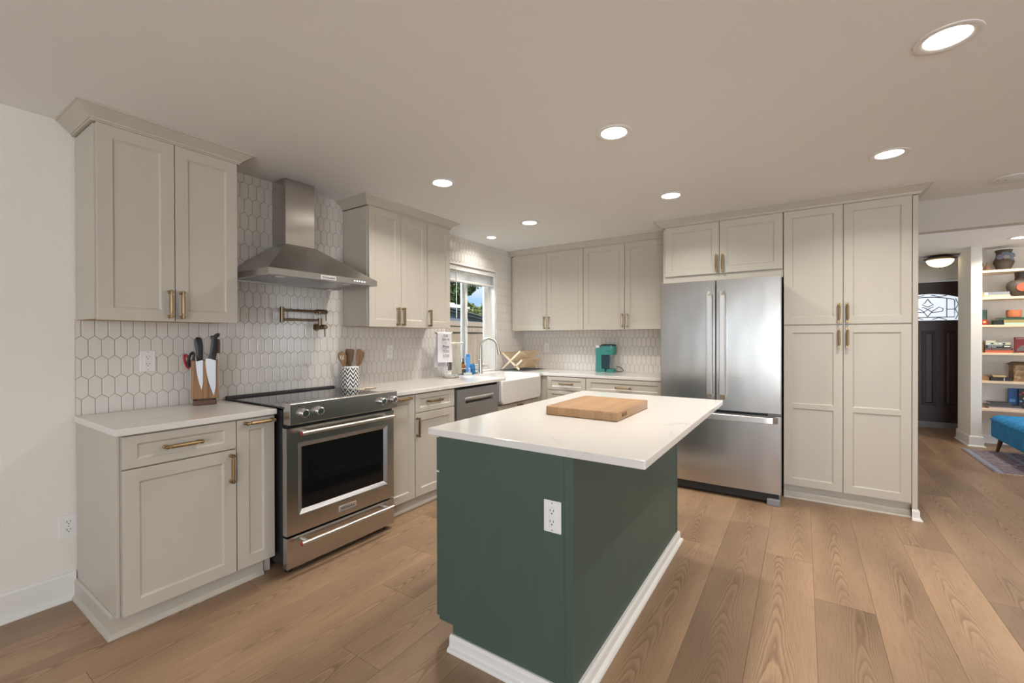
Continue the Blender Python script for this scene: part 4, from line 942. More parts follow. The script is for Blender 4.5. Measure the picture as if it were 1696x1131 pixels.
def sill_things():
    zs = WZ0 + .004
    zc = ZT
    # wire caddy on the counter in front of the window
    cx, y0, y1 = .050, 2.80, 3.06
    t = thing('wire_caddy', 'thin black wire caddy behind the sink holding the soap things', 'caddy', (cx, (y0 + y1) / 2, zc))
    for z in (.004, .048, .088):
        b = MB(); pr = rrect(cx - .036, y0, cx + .040, y1, .012, 3); b.tube([(p[0], p[1], zc + z) for p in pr + pr[:1]], .0016, 6); b.build('rail', blackp, t, smooth=60)
    b = MB()
    for k in range(9):
        y = y0 + .012 + k * (y1 - y0 - .024) / 8; b.tube([(cx - .036, y, zc + .003), (cx + .040, y, zc + .003)], .0012, 5)
    b.build('floor_wires', blackp, t)
    b = MB()
    for yy in (y0 + .012, y1 - .012):
        for xx in (cx - .036, cx + .040): b.tube([(xx, yy, zc), (xx, yy, zc + .09)], .0016, 6)
    b.build('uprights', blackp, t)
    # amber pump bottle
    c = Vector((.052, 2.845, zc + .0045)); am = mat('amber_glass', (.30, .085, .02), .12); lab = flat('dark_label', (.06, .045, .045), .5)
    t = thing('soap_bottle', 'amber pump bottle of hand soap beside the blue bottle', 'bottle', c)
    MB().lathe(c, [(.026, 0), (.028, .004), (.028, .085), (.025, .098), (.014, .110), (.012, .114)], 24).build('bottle', am, t, smooth=40)
    MB().lathe(c, [(.0284, .010), (.0284, .058)], 24, cap=False).build('label_sleeve', lab, t, smooth=40, recalc=False); MB().lathe(c, [(.0286, .058), (.0286, .066)], 24, cap=False).build('label_band', wallp, t, smooth=40, recalc=False)
    b = MB(); b.lathe(c, [(.013, .112), (.013, .130), (.005, .132), (.005, .158), (.008, .159), (.008, .170)], 14); b.tube([tuple(c + Vector((0, 0, .165))), tuple(c + Vector((.02, -.02, .163)))], .004, 8); b.build('pump', blackp, t, smooth=40)
    # blue dish soap bottle
    c = Vector((.050, 2.930, zc + .0045)); bl = mat('blue_soap', (.10, .33, .72), .12); bd = mat('blue_cap', (.04, .20, .55), .3)
    t = thing('dish_soap_bottle', 'tall blue dish soap bottle in the window', 'bottle', c)
    b = MB(); rings = []
    for rx, ry, z in ((.022, .030, 0), (.024, .034, .006), (.023, .030, .06), (.019, .024, .10), (.022, .029, .14), (.024, .034, .17), (.020, .028, .182)): rings.append([(c.x + rx * math.cos(R(a)), c.y + ry * math.sin(R(a)), c.z + z) for a in range(0, 360, 15)])
    b.loft(rings); b.build('bottle', bl, t, smooth=60)
    MB().lathe(c, [(.019, .181), (.021, .186), (.021, .206), (.017, .212), (.001, .213)], 20).build('cap', bd, t, smooth=40)
    b = MB(); b.add([(c.x + .0245, c.y - .016, c.z + .02), (c.x + .0245, c.y + .016, c.z + .02), (c.x + .0235, c.y + .014, c.z + .065), (c.x + .0235, c.y - .014, c.z + .065)], [(0, 1, 2, 3)]); b.build('label_patch', flat('pale_label', (.55, .66, .85), .4), t, recalc=False)
    # blue tumbler with brushes
    c = Vector((.050, 3.005, zc + .0045)); MB().lathe(c, [(.034, 0), (.036, .003), (.028, .100), (.0255, .102), (.0245, .10), (.032, .008), (.001, .008)], 24).build('tumbler', mat('teal_blue', (.02, .20, .44), .25), smooth=40)
    tag(bpy.data.objects['tumbler'], 'squat blue plastic cup next to the dish soap bottle', 'cup')
    # clear soap tray in front
    o = MB().lathe((.115, 2.845, zc), [(.040, 0), (.044, .004), (.046, .026), (.042, .026), (.040, .006), (.001, .006)], 24); o = o.build('soap_dish', flat('clear_dish', (.62, .72, .70), .08), smooth=40); tag(o, 'low pale glass soap dish in front of the amber bottle', 'dish')
sill_things()

def dish_rack():
    # folding bamboo rack: X-frames at both ends, dowel slats lying lengthwise between them
    o = MB().prism(rrect(.012, 3.575, .348, 4.075, .015), 'z', ZT, ZT + .006).build('drying_mat', flat('grey_mat', (.10, .10, .11), .8), bevel=.002); tag(o, 'dark grey drying mat under the bamboo dish rack', 'mat')
    z0 = ZT + .0065
    t = thing('dish_rack', 'two-tier folding bamboo dish rack on a dark mat', 'dish rack', (.18, 3.84, z0))
    A = ((.035, z0), (.290, z0 + .225)); B = ((.275, z0), (.030, z0 + .205)); C = ((.215, z0 + .030), (.315, z0 + .125))
    def strip(mb, p, q, y, w=.011, th=.008):
        d = Vector((q[0] - p[0], 0, q[1] - p[1])).normalized(); n = Vector((-d.z, 0, d.x)) * w
        P_, Q_ = Vector((p[0], y, p[1])), Vector((q[0], y, q[1]))
        ring = lambda e: [tuple(e + n + Vector((0, th, 0))), tuple(e - n + Vector((0, th, 0))), tuple(e - n - Vector((0, th, 0))), tuple(e + n - Vector((0, th, 0)))]
        mb.loft([ring(P_), ring(Q_)])
    for y, k in ((3.60, 1), (4.045, -1)):
        for j, (p, q) in enumerate((A, B, C)):
            mb = MB(); strip(mb, (p[0], p[1] + .008), q, y + k * .009 * (j % 2 + (j == 2) * 1.0)); mb.build('leg', bamboo2, t, bevel=.002, label='pale bamboo strip')
    def rail(p, dz=0):
        MB().tube([(p[0], 3.598, p[1] + dz), (p[0], 4.048, p[1] + dz)], .006, 8).build('rail', bamboo, t, smooth=40)
    def lerp(p, q, s_): return (p[0] + (q[0] - p[0]) * s_, p[1] + (q[1] - p[1]) * s_)
    mid = lerp(*A, .53)
    rail(A[1]); rail(B[1]); rail(mid, .012); rail(C[1]); rail(C[0], .004); rail(lerp(*B, .12), .004)
    n = 21
    for i in range(n):                      # slats of the upper and lower troughs
        y = 3.622 + (4.026 - 3.622) * i / (n - 1)
        for p, q in ((mid, A[1]), (lerp(*B, .50), B[1]), (C[0], C[1]), (lerp(*B, .12), lerp(*B, .46))):
            if p is not mid and i % 1: continue
            MB().tube([(p[0], y, p[1]), (q[0], y, q[1])], .0021, 5).build('slat', bamboo, t)
dish_rack()

def coffee_maker():
    c = Vector((1.185, 4.035, ZT))
    t = thing('coffee_maker', 'compact teal single-serve coffee maker on the back counter', 'coffee maker', c)
    w = .0575
    def ring(x0, x1, y0, y1, z, r=.022): return [(p[0], p[1], z) for p in rrect(x0, y0, x1, y1, r, 4)]
    # the machine faces along the counter to the right
    b = MB(); b.loft([ring(1.075, 1.190, 3.978, 4.092, ZT + .001), ring(1.073, 1.190, 3.976, 4.094, ZT + .02), ring(1.073, 1.190, 3.976, 4.094, ZT + .25), ring(1.076, 1.190, 3.979, 4.091, ZT + .275)]); b.build('body', teal, t, smooth=40)
    b = MB(); b.loft([ring(1.120, 1.294, 3.976, 4.094, ZT + .195, .05), ring(1.118, 1.300, 3.974, 4.096, ZT + .205, .052), ring(1.118, 1.300, 3.974, 4.096, ZT + .294, .052)]); b.build('brew_head', teal, t, smooth=40)
    b = MB(); b.loft([ring(1.125, 1.300, 3.974, 4.096, ZT + .295, .052), ring(1.125, 1.300, 3.974, 4.096, ZT + .308, .052), ring(1.135, 1.290, 3.984, 4.086, ZT + .316, .046)]); b.build('lid', teal_d, t, smooth=40)
    b = MB(); b.loft([ring(1.190, 1.293, 3.978, 4.092, ZT, .045), ring(1.190, 1.296, 3.976, 4.094, ZT + .005, .046), ring(1.190, 1.296, 3.976, 4.094, ZT + .036, .046), ring(1.195, 1.290, 3.982, 4.088, ZT + .040, .042)]); b.build('drip_tray', teal, t, smooth=40)
    MB().box((1.189, 3.990, ZT + .036), (1.196, 4.080, ZT + .20)).build('cup_recess', teal_d, t)
    MB().box((1.150, 3.9735, ZT + .038), (1.246, 3.9775, ZT + .196)).build('side_recess', teal_d, t)
    MB().lathe((1.245, 4.035, ZT + .182), [(.012, 0), (.016, .015)], 14).build('nozzle', whitep, t)
    b = MB(); b.loft([ring(1.072, 1.120, 3.985, 4.085, ZT + .268, .015), ring(1.072, 1.120, 3.985, 4.085, ZT + .298, .015), ring(1.070, 1.122, 3.983, 4.087, ZT + .299, .015), ring(1.070, 1.122, 3.983, 4.087, ZT + .306, .015)]); b.build('water_tank', whitep, t, smooth=40)
    tb = text_mb('KEURIG', .014, lambda x, y, z: Vector((1.232 + x, 3.9738 - z, ZT + .24 + y)), .0006); tb.build('lettering', teal_d, t, recalc=False, label='dark lettering')
    b = MB(); b.tube([(1.285, 4.100, ZT + .055), (1.31, 4.108, ZT + .058), (1.345, 4.112, ZT + .040), (1.362, 4.108, ZT + .018), (1.345, 4.10, ZT + .006), (1.30, 4.098, ZT + .005), (1.26, 4.105, ZT + .006)], .004, 8); b.build('cord', blackp, t, smooth=40)
coffee_maker()

def cutting_board():
    m = mat('maple_block', (.50, .29, .13), .34); N, L, bs = nodes(m)
    tc = N('ShaderNodeTexCoord'); mp = N('ShaderNodeMapping'); mp.inputs['Scale'].default_value = (26, 0, 0); L(tc.outputs['Object'], mp.inputs[0])
    wn = N('ShaderNodeTexWhiteNoise'); fl = N('ShaderNodeVectorMath'); fl.operation = 'FLOOR'; L(mp.outputs[0], fl.inputs[0]); L(fl.outputs[0], wn.inputs['Vector'])
    mp2 = N('ShaderNodeMapping'); mp2.inputs['Scale'].default_value = (60, 3, 60); L(tc.outputs['Object'], mp2.inputs[0]); no = N('ShaderNodeTexNoise'); no.inputs['Scale'].default_value = 1.5; L(mp2.outputs[0], no.inputs['Vector'])
    ad = N('ShaderNodeMath'); ad.operation = 'MULTIPLY_ADD'; ad.inputs[1].default_value = .5; L(no.outputs['Fac'], ad.inputs[0]); wm = N('ShaderNodeMath'); wm.operation = 'MULTIPLY'; wm.inputs[1].default_value = .35; L(wn.outputs['Value'], wm.inputs[0]); L(wm.outputs[0], ad.inputs[2])
    r = N('ShaderNodeValToRGB'); e = r.color_ramp.elements; e[0].position = .1; e[0].color = (.30, .158, .066, 1); e[1].position = .75; e[1].color = (.52, .335, .185, 1); L(ad.outputs[0], r.inputs[0]); L(r.outputs[0], bs.inputs['Base Color'])
    x0, x1, y0, y1 = 1.974, 2.352, 1.190, 1.680
    o = MB().prism(rrect(x0, y0, x1, y1, .018), 'z', ZT + .0005, ZT + .043).build('cutting_board', m, bevel=.003, smooth=40); tag(o, 'thick maple cutting board lying on the white island top', 'cutting board')
    tb = text_mb('BOOS', .026, lambda x, y, z: Vector((x1 + .0004 + z, y0 + .10 + x, ZT + .022 + y)), .0005); tb.build('burned_logo', flat('burn_mark', (.05, .022, .010), .8), o, recalc=False, label='dark burned-in logo')
cutting_board()

# ------------------------------------------------------------------ entry: front door and flush light
def entry():
    Y = 7.86; x0, x1 = 4.115, 5.03; z1 = 2.095; cx = 4.573
    d = MB(); gl = (cx - .325, cx + .325, 1.545)
    def top(x): return 1.865 + .062 * (1 - ((x - cx) / .325) ** 2)
    n = 12; T = .045
    xs = [gl[0] + (gl[1] - gl[0]) * i / n for i in range(n + 1)]
    d.box((x0, Y, .085), (x1, Y + T, gl[2])); d.box((x0, Y, gl[2]), (gl[0], Y + T, z1)); d.box((gl[1], Y, gl[2]), (x1, Y + T, z1))
    for a, b in zip(xs, xs[1:]): d.prism([(a, top(a)), (b, top(b)), (b, z1), (a, z1)], 'y', Y, Y + T)
    o = struct(d.build('door_1', doorm))
    EN = Frame((0, Y, 0), (1, 0, 0), (0, -1, 0))
    for a, b in ((4.235, 4.40), (4.504, 4.664), (4.742, 4.91)):
        for z0_, z1_ in ((.315, 1.40),):
            m = MB(EN)
            q = lambda k, nn: [(a + k, nn, z0_ + k), (b - k, nn, z0_ + k), (b - k, nn, z1_ - k), (a + k, nn, z1_ - k)]
            m.loft([q(0, .0005), q(.004, .010), q(.014, .010), q(.022, .002), q(.034, .002), q(.050, .009)]); m.build('raised_panel', doorm, o)
    mg = emit('leaded_glass_glow', (.80, .88, 1.0), .8); add_noise_color(mg, (.55, .6, .66), 30)  # emission stands in for daylight behind the door glass
    m = MB(); poly = [(gl[0], gl[2])] + [(gl[1], gl[2])] + [(x, top(x)) for x in reversed(xs)]
    m.prism(poly, 'y', Y + .018, Y + .024); m.build('glass', mg, o, label='white leaded glass panel')
    cam_ = MB(); yy = Y + .014; r = .0052
    def line(pts, rr=r): cam_.tube([(p[0], yy, p[1]) for p in pts], rr, 5)
    k = .045
    line([(gl[0] + k, gl[2] + k), (gl[1] - k, gl[2] + k), (gl[1] - k, top(gl[1]) - k)] + [(x, top(x) - k) for x in reversed(xs) if gl[0] + k < x < gl[1] - k] + [(gl[0] + k, top(gl[0]) - k), (gl[0] + k, gl[2] + k)], .006)
    for s_ in (-1, 1):
        line([(cx, 1.60), (cx + s_ * .05, 1.68), (cx + s_ * .12, 1.735), (cx + s_ * .165, 1.71), (cx + s_ * .155, 1.675), (cx + s_ * .11, 1.665), (cx + s_ * .05, 1.66), (cx - s_ * .02, 1.72), (cx - s_ * .06, 1.74)])
        line([(cx, 1.855), (cx + s_ * .03, 1.80), (cx + s_ * .06, 1.775), (cx, 1.74)])
        line([(cx + s_ * .20, 1.59), (cx + s_ * .20, 1.86)]); line([(cx + s_ * .20, 1.70), (cx + s_ * .28, 1.70)])
        line([(cx + s_ * .29, 1.56), (cx + s_ * .318, 1.63), (cx + s_ * .288, 1.70), (cx + s_ * .318, 1.77), (cx + s_ * .29, 1.85)]); line([(cx + s_ * .05, 1.56), (cx + s_ * .12, 1.585), (cx + s_ * .20, 1.55)])
        line([(cx + s_ * .04, 1.91), (cx + s_ * .12, 1.885), (cx + s_ * .20, 1.90)])
    cam_.build('caming', blackp, o, label='black leading')
    m = MB(); m.box((4.10, 7.85, 0), (5.04, 7.98, .055)); m.box((4.115, 7.852, .055), (5.03, 7.90, .085)); struct(m.build('trim_7', greyp))
    m = MB(); m.box((4.04, 7.832, 0), (4.115, 7.8495, 2.10)); m.box((5.03, 7.832, 0), (5.10, 7.8495, 2.10)); m.box((4.04, 7.832, 2.10), (5.10, 7.8495, 2.17)); struct(m.build('trim_8', trimw))
    c = Vector((4.573, 7.2, ZC)); r0 = .166
    t = thing('flush_ceiling_light', 'bronze rimmed flush ceiling light with glass bowl by the front door', 'ceiling light', c)
    MB().lathe(c, [(.10, 0), (.11, -.014), (r0 - .02, -.030), (r0, -.036), (r0, -.046), (r0 - .012, -.052), (r0 - .030, -.060), (r0 - .036, -.058)], 36, cap=False).build('rim', bronze, t, smooth=40, recalc=False)
    prof = [(r0 - .030, -.056)] + [((r0 - .030) * math.cos(R(a)), -.056 - .098 * math.sin(R(a))) for a in range(10, 86, 10)] + [(.004, -.155)]
    MB().lathe(c, prof, 36, cap=False).build('glass_bowl', bowl_m, t, smooth=60, recalc=False, label='lit alabaster glass bowl')
    MB().lathe(c, [(.012, -.152), (.014, -.158), (.006, -.164), (.009, -.172), (.003, -.182)], 14).build('finial', bronze, t, smooth=40)
entry()

# ------------------------------------------------------------------ bookshelf niche
SH = [2.090, 1.774, 1.446, 1.119, .787, .460]      # shelf tops
for i, z in enumerate(SH):
    o = MB().box((4.8305, 6.655, z - .028), (6.6, 6.979, z)).build('shelf', [shelfm, trimw], bevel=.002)
    nm = ('top', 'second', 'third', 'fourth', 'fifth', 'lowest')[i]
    tag(o, '%s built-in shelf with pale wood edge in the niche' % nm, 'shelf', 'built-in niche shelves')
sbox('wall_niche_side', (6.6, 6.65, 0), (7.2, 6.98, ZC), wallp)
def book(label, x0, x1, y0, y1, z, th, color, group=None, rz=0, spine=True):
    c = Vector(((x0 + x1) / 2, (y0 + y1) / 2, z)); t = thing('book', label, 'book', c, group)
    cm = flat('cover_%.2f_%.2f_%.2f' % color, color, .5); e = .0025
    b = MB(); b.box((x0, y0, z), (x1, y1, z + e)); b.box((x0, y0, z + th - e), (x1, y1, z + th)); b.box((x0, y0, z + e), (x1, y0 + e, z + th - e)); b.build('cover', cm, t)
    MB().box((x0 + .004, y0 + e, z + e), (x1 - .004, y1 - .004, z + th - e)).build('pages', MATS.get('paper') or flat('paper', (.72, .66, .55), .9), t)
    if rz: t.rotation_euler = (0, 0, R(rz))
    return t
def book_title(t, txt, x, y0, z, size, col):
    tb = text_mb(txt, size, lambda a, b, c: Vector((x + a, y0 - .0004 - c, z + b)), .0003); tb.build('title', MATS.get('ink_%.2f' % col[0]) or flat('ink_%.2f' % col[0], col, .7), t, recalc=False)
Y0 = 6.70
# top shelf
t = thing('flower_vase', 'grey brown pottery vase with a big blue-grey flower on the top shelf', 'vase', (5.052, 6.82, SH[0]))
clay = flat('brown_clay', (.085, .062, .048), .7); petal = flat('grey_blue_petal', (.17, .19, .25), .6)
MB().lathe((5.052, 6.82, SH[0]), [(.052, 0), (.054, .004), (.088, .095), (.089, .105), (.066, .165), (.062, .185), (.064, .215), (.074, .238), (.072, .245), (.060, .24), (.001, .10)], 28).build('vase_body', clay, t, smooth=35)
for k in range(5):
    a0 = R(90 + 72 * k + 8); C0 = Vector((5.056, 6.758, SH[0] + .150)); b = MB(); rings = []
    dd = Vector((math.cos(a0), 0, math.sin(a0))); pp = Vector((-dd.z, 0, dd.x))
    for s_, wd in ((0, .006), (.3, .022), (.6, .033), (.85, .030), (1, .012)):
        q = C0 + dd * s_ * .078 + Vector((0, -.010 + .016 * s_ * s_, 0)); rings.append([tuple(q - pp * wd), tuple(q + Vector((0, -.006, 0))), tuple(q + pp * wd), tuple(q + Vector((0, .004, 0)))])
    b.loft(rings); b.build('petal', petal, t, smooth=60)
b = MB()
for k in range(9):
    a0 = R(40 * k); b.tube([(5.056, 6.746, SH[0] + .150), (5.056 + .026 * math.cos(a0), 6.742, SH[0] + .150 + .026 * math.sin(a0))], .0022, 5)
b.build('stamens', flat('cream_stamen', (.75, .62, .35), .6), t)
t = thing('figurine', 'slim carved wooden figurine at the left end of the top shelf', 'figurine', (4.848, 6.80, SH[0]))
wf = flat('carved_wood', (.30, .15, .06), .5)
b = MB(); b.lathe((4.850, 6.80, SH[0]), [(.016, 0), (.017, .01), (.012, .06), (.015, .10), (.012, .125), (.007, .135)], 12); b.build('torso', wf, t, smooth=50); MB().ball((4.852, 6.80, SH[0] + .152), .017, 12, 8, 1.25).build('head', wf, t, smooth=60)
b = MB(); b.tube([(4.862, 6.795, SH[0] + .115), (4.872, 6.785, SH[0] + .085), (4.868, 6.78, SH[0] + .06)], .0055, 8); b.build('arm', wf, t, smooth=60)
t = thing('boat_ornament', 'small boat ornament with brown cone sail beside the figurine', 'ornament', (4.895, 6.73, SH[0]))
b = MB(); b.loft([[(4.895 + sx * math.cos(R(a)), 6.73 + sy * math.sin(R(a)), SH[0] + z + .006 * abs(math.cos(R(a))) ** 3 * k) for a in range(0, 360, 20)] for sx, sy, z, k in ((.034, .012, 0, 0), (.046, .018, .012, 1), (.042, .015, .012, 1), (.03, .01, .006, 0))]); b.build('hull', flat('yellow_brass', (.38, .28, .05), .35), t, smooth=60)
MB().lathe((4.893, 6.73, SH[0] + .008), [(.034, 0), (.028, .03), (.014, .06), (.004, .085), (.002, .098)], 12).build('sail', flat('cone_brown', (.16, .085, .05), .7), t, smooth=40)
# second shelf
book('book with striped multicolour spine at the bottom of the second-shelf pile', 4.856, 5.080, Y0 + .02, 6.86, SH[1], .028, (.45, .40, .30), 'books on the second shelf')
t = book('grey-blue hardback lying on top of the second-shelf pile', 4.851, 5.078, Y0 + .03, 6.87, SH[1] + .0283, .034, (.22, .24, .28), 'books on the second shelf')
MB().box((4.872, Y0 + .0295, SH[1] + .031), (4.902, Y0 + .0305, SH[1] + .060)).build('spine_patch', wallp, t)
t = thing('gold_ornament', 'small gold knob ornament at the left end of the second shelf', 'ornament', (4.838, 6.69, SH[1])); b = MB(); b.lathe((4.842, 6.685, SH[1]), [(.007, 0), (.010, .004), (.005, .02), (.010, .04), (.008, .058), (.001, .062)], 14); b.build('knob', flat('gold', (.45, .32, .08), .35), t, smooth=50)
t = thing('face_jug', 'round dark jug with a red painted face on the second shelf', 'jug', (5.175, 6.80, SH[1]))
jug = flat('jug_clay', (.075, .062, .045), .6)
MB().lathe((5.175, 6.80, SH[1]), [(.040, 0), (.055, .006), (.098, .075), (.108, .125), (.100, .160), (.070, .188), (.040, .195)], 28).build('jug_body', jug, t, smooth=60)
MB().lathe((5.178, 6.80, SH[1]), [(.040, .192), (.044, .20), (.040, .225), (.044, .285), (.038, .285), (.034, .20)], 20).build('neck', flat('neck_clay', (.06, .035, .03), .5), t, smooth=40)
b = MB(); pts = arc(5.172, SH[1] + .105, .048, 70, 290, 14); rings = [[(p[0], 6.80 - math.sqrt(max(1e-4, .107 ** 2 - (p[0] - 5.175) ** 2)) - .002 - k, p[1]) for p in pts] for k in (-.006, .003)]; b.loft(rings); b.build('painted_face', flat('face_red', (.62, .10, .05), .5), t)
# third shelf
t = thing('green_book', 'green book standing upright at the left end of the third shelf', 'book', (4.872, 6.80, SH[2])); b = MB(); b.box((4.834, 6.80, SH[2]), (4.903, 6.815, SH[2] + .185)); b.build('cover', flat('mottled_green', (.045, .12, .085), .5), t, bevel=.001); add_noise_color(MATS['mottled_green'], (.12, .26, .20), 12, (1, 1, .2))
MB().box((4.9031, 6.802, SH[2] + .002), (4.912, 6.816, SH[2] + .183)).build('spine', flat('olive_spine', (.07, .075, .045), .5), t)
t = thing('round_box', 'round red ornament box in front of the green book', 'ornament', (4.862, 6.72, SH[2])); b = MB(); b.lathe((4.866, 6.705, SH[2] + .034), [(.030, 0), (.034, .004), (.034, .022), (.030, .026), (.001, .027)], 24, 'y'); b.build('case', redm, t, smooth=40); b = MB(); b.lathe((4.866, 6.703, SH[2] + .036), [(.014, 0), (.014, .003)], 9, 'y'); b.build('motif', flat('motif_yellow', (.75, .50, .12), .5), t)
book('pale mint book at the bottom of the pile under the orange pot', 5.030, 5.260, Y0 + .01, 6.87, SH[2], .024, (.40, .55, .47), 'books on the third shelf')
t = book('olive tan book in the middle of the pile under the orange pot', 5.026, 5.250, Y0 + .01, 6.86, SH[2] + .0243, .034, (.33, .27, .10), 'books on the third shelf')
book('dark green book directly under the orange pot', 4.992, 5.215, Y0 + .02, 6.86, SH[2] + .0586, .026, (.03, .075, .045), 'books on the third shelf')
t = thing('notebook', 'thick black notebook at the left foot of the third-shelf pile', 'notebook', (4.99, 6.76, SH[2])); MB().box((4.962, 6.72, SH[2]), (5.024, 6.85, SH[2] + .054)).build('cover', blackp, t, bevel=.003); MB().box((4.957, 6.725, SH[2] + .008), (4.9618, 6.845, SH[2] + .050)).build('pages', MATS['cover_0.03_0.07_0.04'] if 'cover_0.03_0.07_0.04' in MATS else green, t)
b = MB(); b.lathe((5.126, 6.785, SH[2] + .085), [(.048, 0), (.058, .004), (.062, .025), (.062, .086), (.055, .088), (.055, .05), (.001, .02)], 28); o = b.build('planter', flat('terracotta', (.58, .18, .07), .55), smooth=40); tag(o, 'orange terracotta pot on top of the third-shelf books', 'pot')
# fourth shelf
book('orange book at the bottom of the fourth-shelf pile', 4.875, 5.094, Y0, 6.86, SH[3], .029, (.55, .13, .06), 'books on the fourth shelf')
t = book('dark brown book with faint title second in the fourth-shelf pile', 4.879, 5.098, Y0, 6.86, SH[3] + .0293, .026, (.07, .035, .03), 'books on the fourth shelf'); book_title(t, 'BLACK WOMEN PHOTOGRAPHY', 4.985, Y0, SH[3] + .042, .0135, (.55, .50, .45))
t = book('black book with white title third in the fourth-shelf pile', 4.877, 5.083, Y0 + .005, 6.86, SH[3] + .0556, .034, (.015, .02, .02), 'books on the fourth shelf'); book_title(t, 'THE BLACKHEART', 4.955, Y0 + .005, SH[3] + .079, .015, (.85, .85, .85)); book_title(t, 'AND SONG', 4.930, Y0 + .005, SH[3] + .064, .013, (.85, .85, .85)); MB().box((5.028, Y0 + .004, SH[3] + .067), (5.076, Y0 + .0052, SH[3] + .080)).build('spine_patch', whitep, t)
t = book('book with green and white floral spine near the top of the fourth-shelf pile', 4.877, 5.081, Y0 + .008, 6.86, SH[3] + .0899, .032, (.45, .50, .38), 'books on the fourth shelf')
for k in range(6): MB().box((4.890 + k * .032, Y0 + .007, SH[3] + .096 + .004 * (k % 2)), (4.908 + k * .032, Y0 + .0082, SH[3] + .114)).build('spine_patch', (whitep, blackp, shelfm)[k % 3], t)
book('thin cream booklet on top of the fourth-shelf pile', 4.882, 4.960, Y0 + .02, 6.84, SH[3] + .1222, .020, (.70, .62, .48), 'books on the fourth shelf')
t = thing('brown_box', 'brown leather box standing behind the fourth-shelf pile at the left', 'box', (4.853, 6.85, SH[3])); MB().box((4.833, 6.74, SH[3]), (4.872, 6.90, SH[3] + .112)).build('case', flat('brown_leather', (.20, .11, .05), .5), t, bevel=.004)
t = thing('red_book', 'red book with a car picture standing on the fourth shelf', 'book', (5.215, 6.83, SH[3])); MB().box((5.143, 6.82, SH[3]), (5.300, 6.84, SH[3] + .182)).build('cover', flat('cover_red', (.28, .03, .03), .45), t, bevel=.001)
tb = text_mb('COUNTRY', .020, lambda a, b_, c_: Vector((5.152 + a, 6.8195 - c_, SH[3] + .166 + b_)), .0003, 'LEFT'); tb.build('title', whitep, t, recalc=False)
b = MB(LEFT); b = MB(); b.prism([(5.160, SH[3] + .02), (5.163, SH[3] + .05), (5.180, SH[3] + .062), (5.195, SH[3] + .085), (5.235, SH[3] + .092), (5.262, SH[3] + .070), (5.29, SH[3] + .060), (5.295, SH[3] + .02)], 'y', 6.8192, 6.8199); b.build('car_picture', flat('print_grey', (.20, .20, .22), .5), t)
# fifth shelf
t = thing('wooden_box', 'low brown wooden box at the left end of the fifth shelf', 'box', (4.87, 6.78, SH[4])); b = MB(); b.prism([(4.833, SH[4]), (4.912, SH[4]), (4.912, SH[4] + .035), (4.885, SH[4] + .050), (4.874, SH[4] + .062), (4.833, SH[4] + .062)], 'y', 6.72, 6.84); b.build('case', wf, t, bevel=.003)
t = thing('clutch_case', 'long black case lying in the middle of the fifth shelf', 'case', (5.0, 6.77, SH[4])); MB().box((4.914, 6.70, SH[4]), (5.092, 6.83, SH[4] + .040)).build('case', blackp, t, bevel=.010); MB().box((5.026, 6.698, SH[4] + .004), (5.031, 6.70, SH[4] + .038)).build('clasp', trimw, t)
o = MB().box((4.940, 6.72, SH[4] + .0405), (5.052, 6.82, SH[4] + .064)).build('wood_tray', flat('tan_wood', (.52, .38, .18), .5), bevel=.005); tag(o, 'small tan wooden tray on top of the long black case', 'tray')
t = thing('carved_chest', 'small carved wooden chest with a sloped lid on the fifth shelf', 'chest', (5.20, 6.80, SH[4]))
cw = flat('carved_chest_wood', (.20, .115, .055), .6); add_noise_color(cw, (.42, .28, .15), 26)
MB().box((5.108, 6.71, SH[4]), (5.300, 6.87, SH[4] + .195)).build('case', cw, t, bevel=.002)
b = MB(); b.loft([[(5.093, 6.698, SH[4] + .195), (5.315, 6.698, SH[4] + .195), (5.315, 6.882, SH[4] + .195), (5.093, 6.882, SH[4] + .195)], [(5.093, 6.698, SH[4] + .200), (5.315, 6.698, SH[4] + .200), (5.315, 6.882, SH[4] + .200), (5.093, 6.882, SH[4] + .200)], [(5.130, 6.73, SH[4] + .226), (5.28, 6.73, SH[4] + .226), (5.28, 6.85, SH[4] + .226), (5.13, 6.85, SH[4] + .226)]]); b.build('lid', flat('lid_wood', (.12, .065, .03), .5), t)
for k, z in enumerate((.135, .075)):
    f = MB().box((5.116, 6.704, SH[4] + z), (5.296, 6.711, SH[4] + z + .052)).build('drawer', cw, t, bevel=.003); MB().ball((5.20, 6.699, SH[4] + z + .026), .008, 10, 6).build('knob', wood_b, f)
MB().box((5.10, 6.70, SH[4]), (5.308, 6.88, SH[4] + .020)).build('plinth', wood_u2, t, bevel=.003)
# lowest shelf
book('white and red magazine at the bottom of the lowest-shelf pile', 4.902, 5.180, Y0 - .01, 6.85, SH[5], .018, (.55, .40, .38), 'books on the lowest shelf')
book('large flat grey book in the middle of the lowest-shelf pile', 4.892, 5.168, Y0, 6.88, SH[5] + .0183, .020, (.10, .10, .10), 'books on the lowest shelf')
book('dark charcoal book on top of the lowest-shelf pile', 4.914, 5.090, Y0 + .01, 6.85, SH[5] + .0386, .034, (.075, .072, .065), 'books on the lowest shelf')
t = thing('blue_book', 'bright blue book standing behind the black floral one', 'book', (5.16, 6.86, SH[5])); MB().box((5.112, 6.885, SH[5]), (5.250, 6.905, SH[5] + .232)).build('cover', flat('cover_blue', (.015, .10, .30), .4), t, bevel=.001); MB().box((5.122, 6.8845, SH[5] + .07), (5.170, 6.8852, SH[5] + .105)).build('cover_patch', flat('patch_blue', (.10, .35, .62), .4), t)
t = thing('floral_book', 'black book with flower pattern standing on the lowest shelf', 'book', (5.24, 6.83, SH[5])); MB().box((5.186, 6.855, SH[5]), (5.330, 6.875, SH[5] + .225)).build('cover', flat('cover_black', (.02, .025, .04), .4), t, bevel=.001)
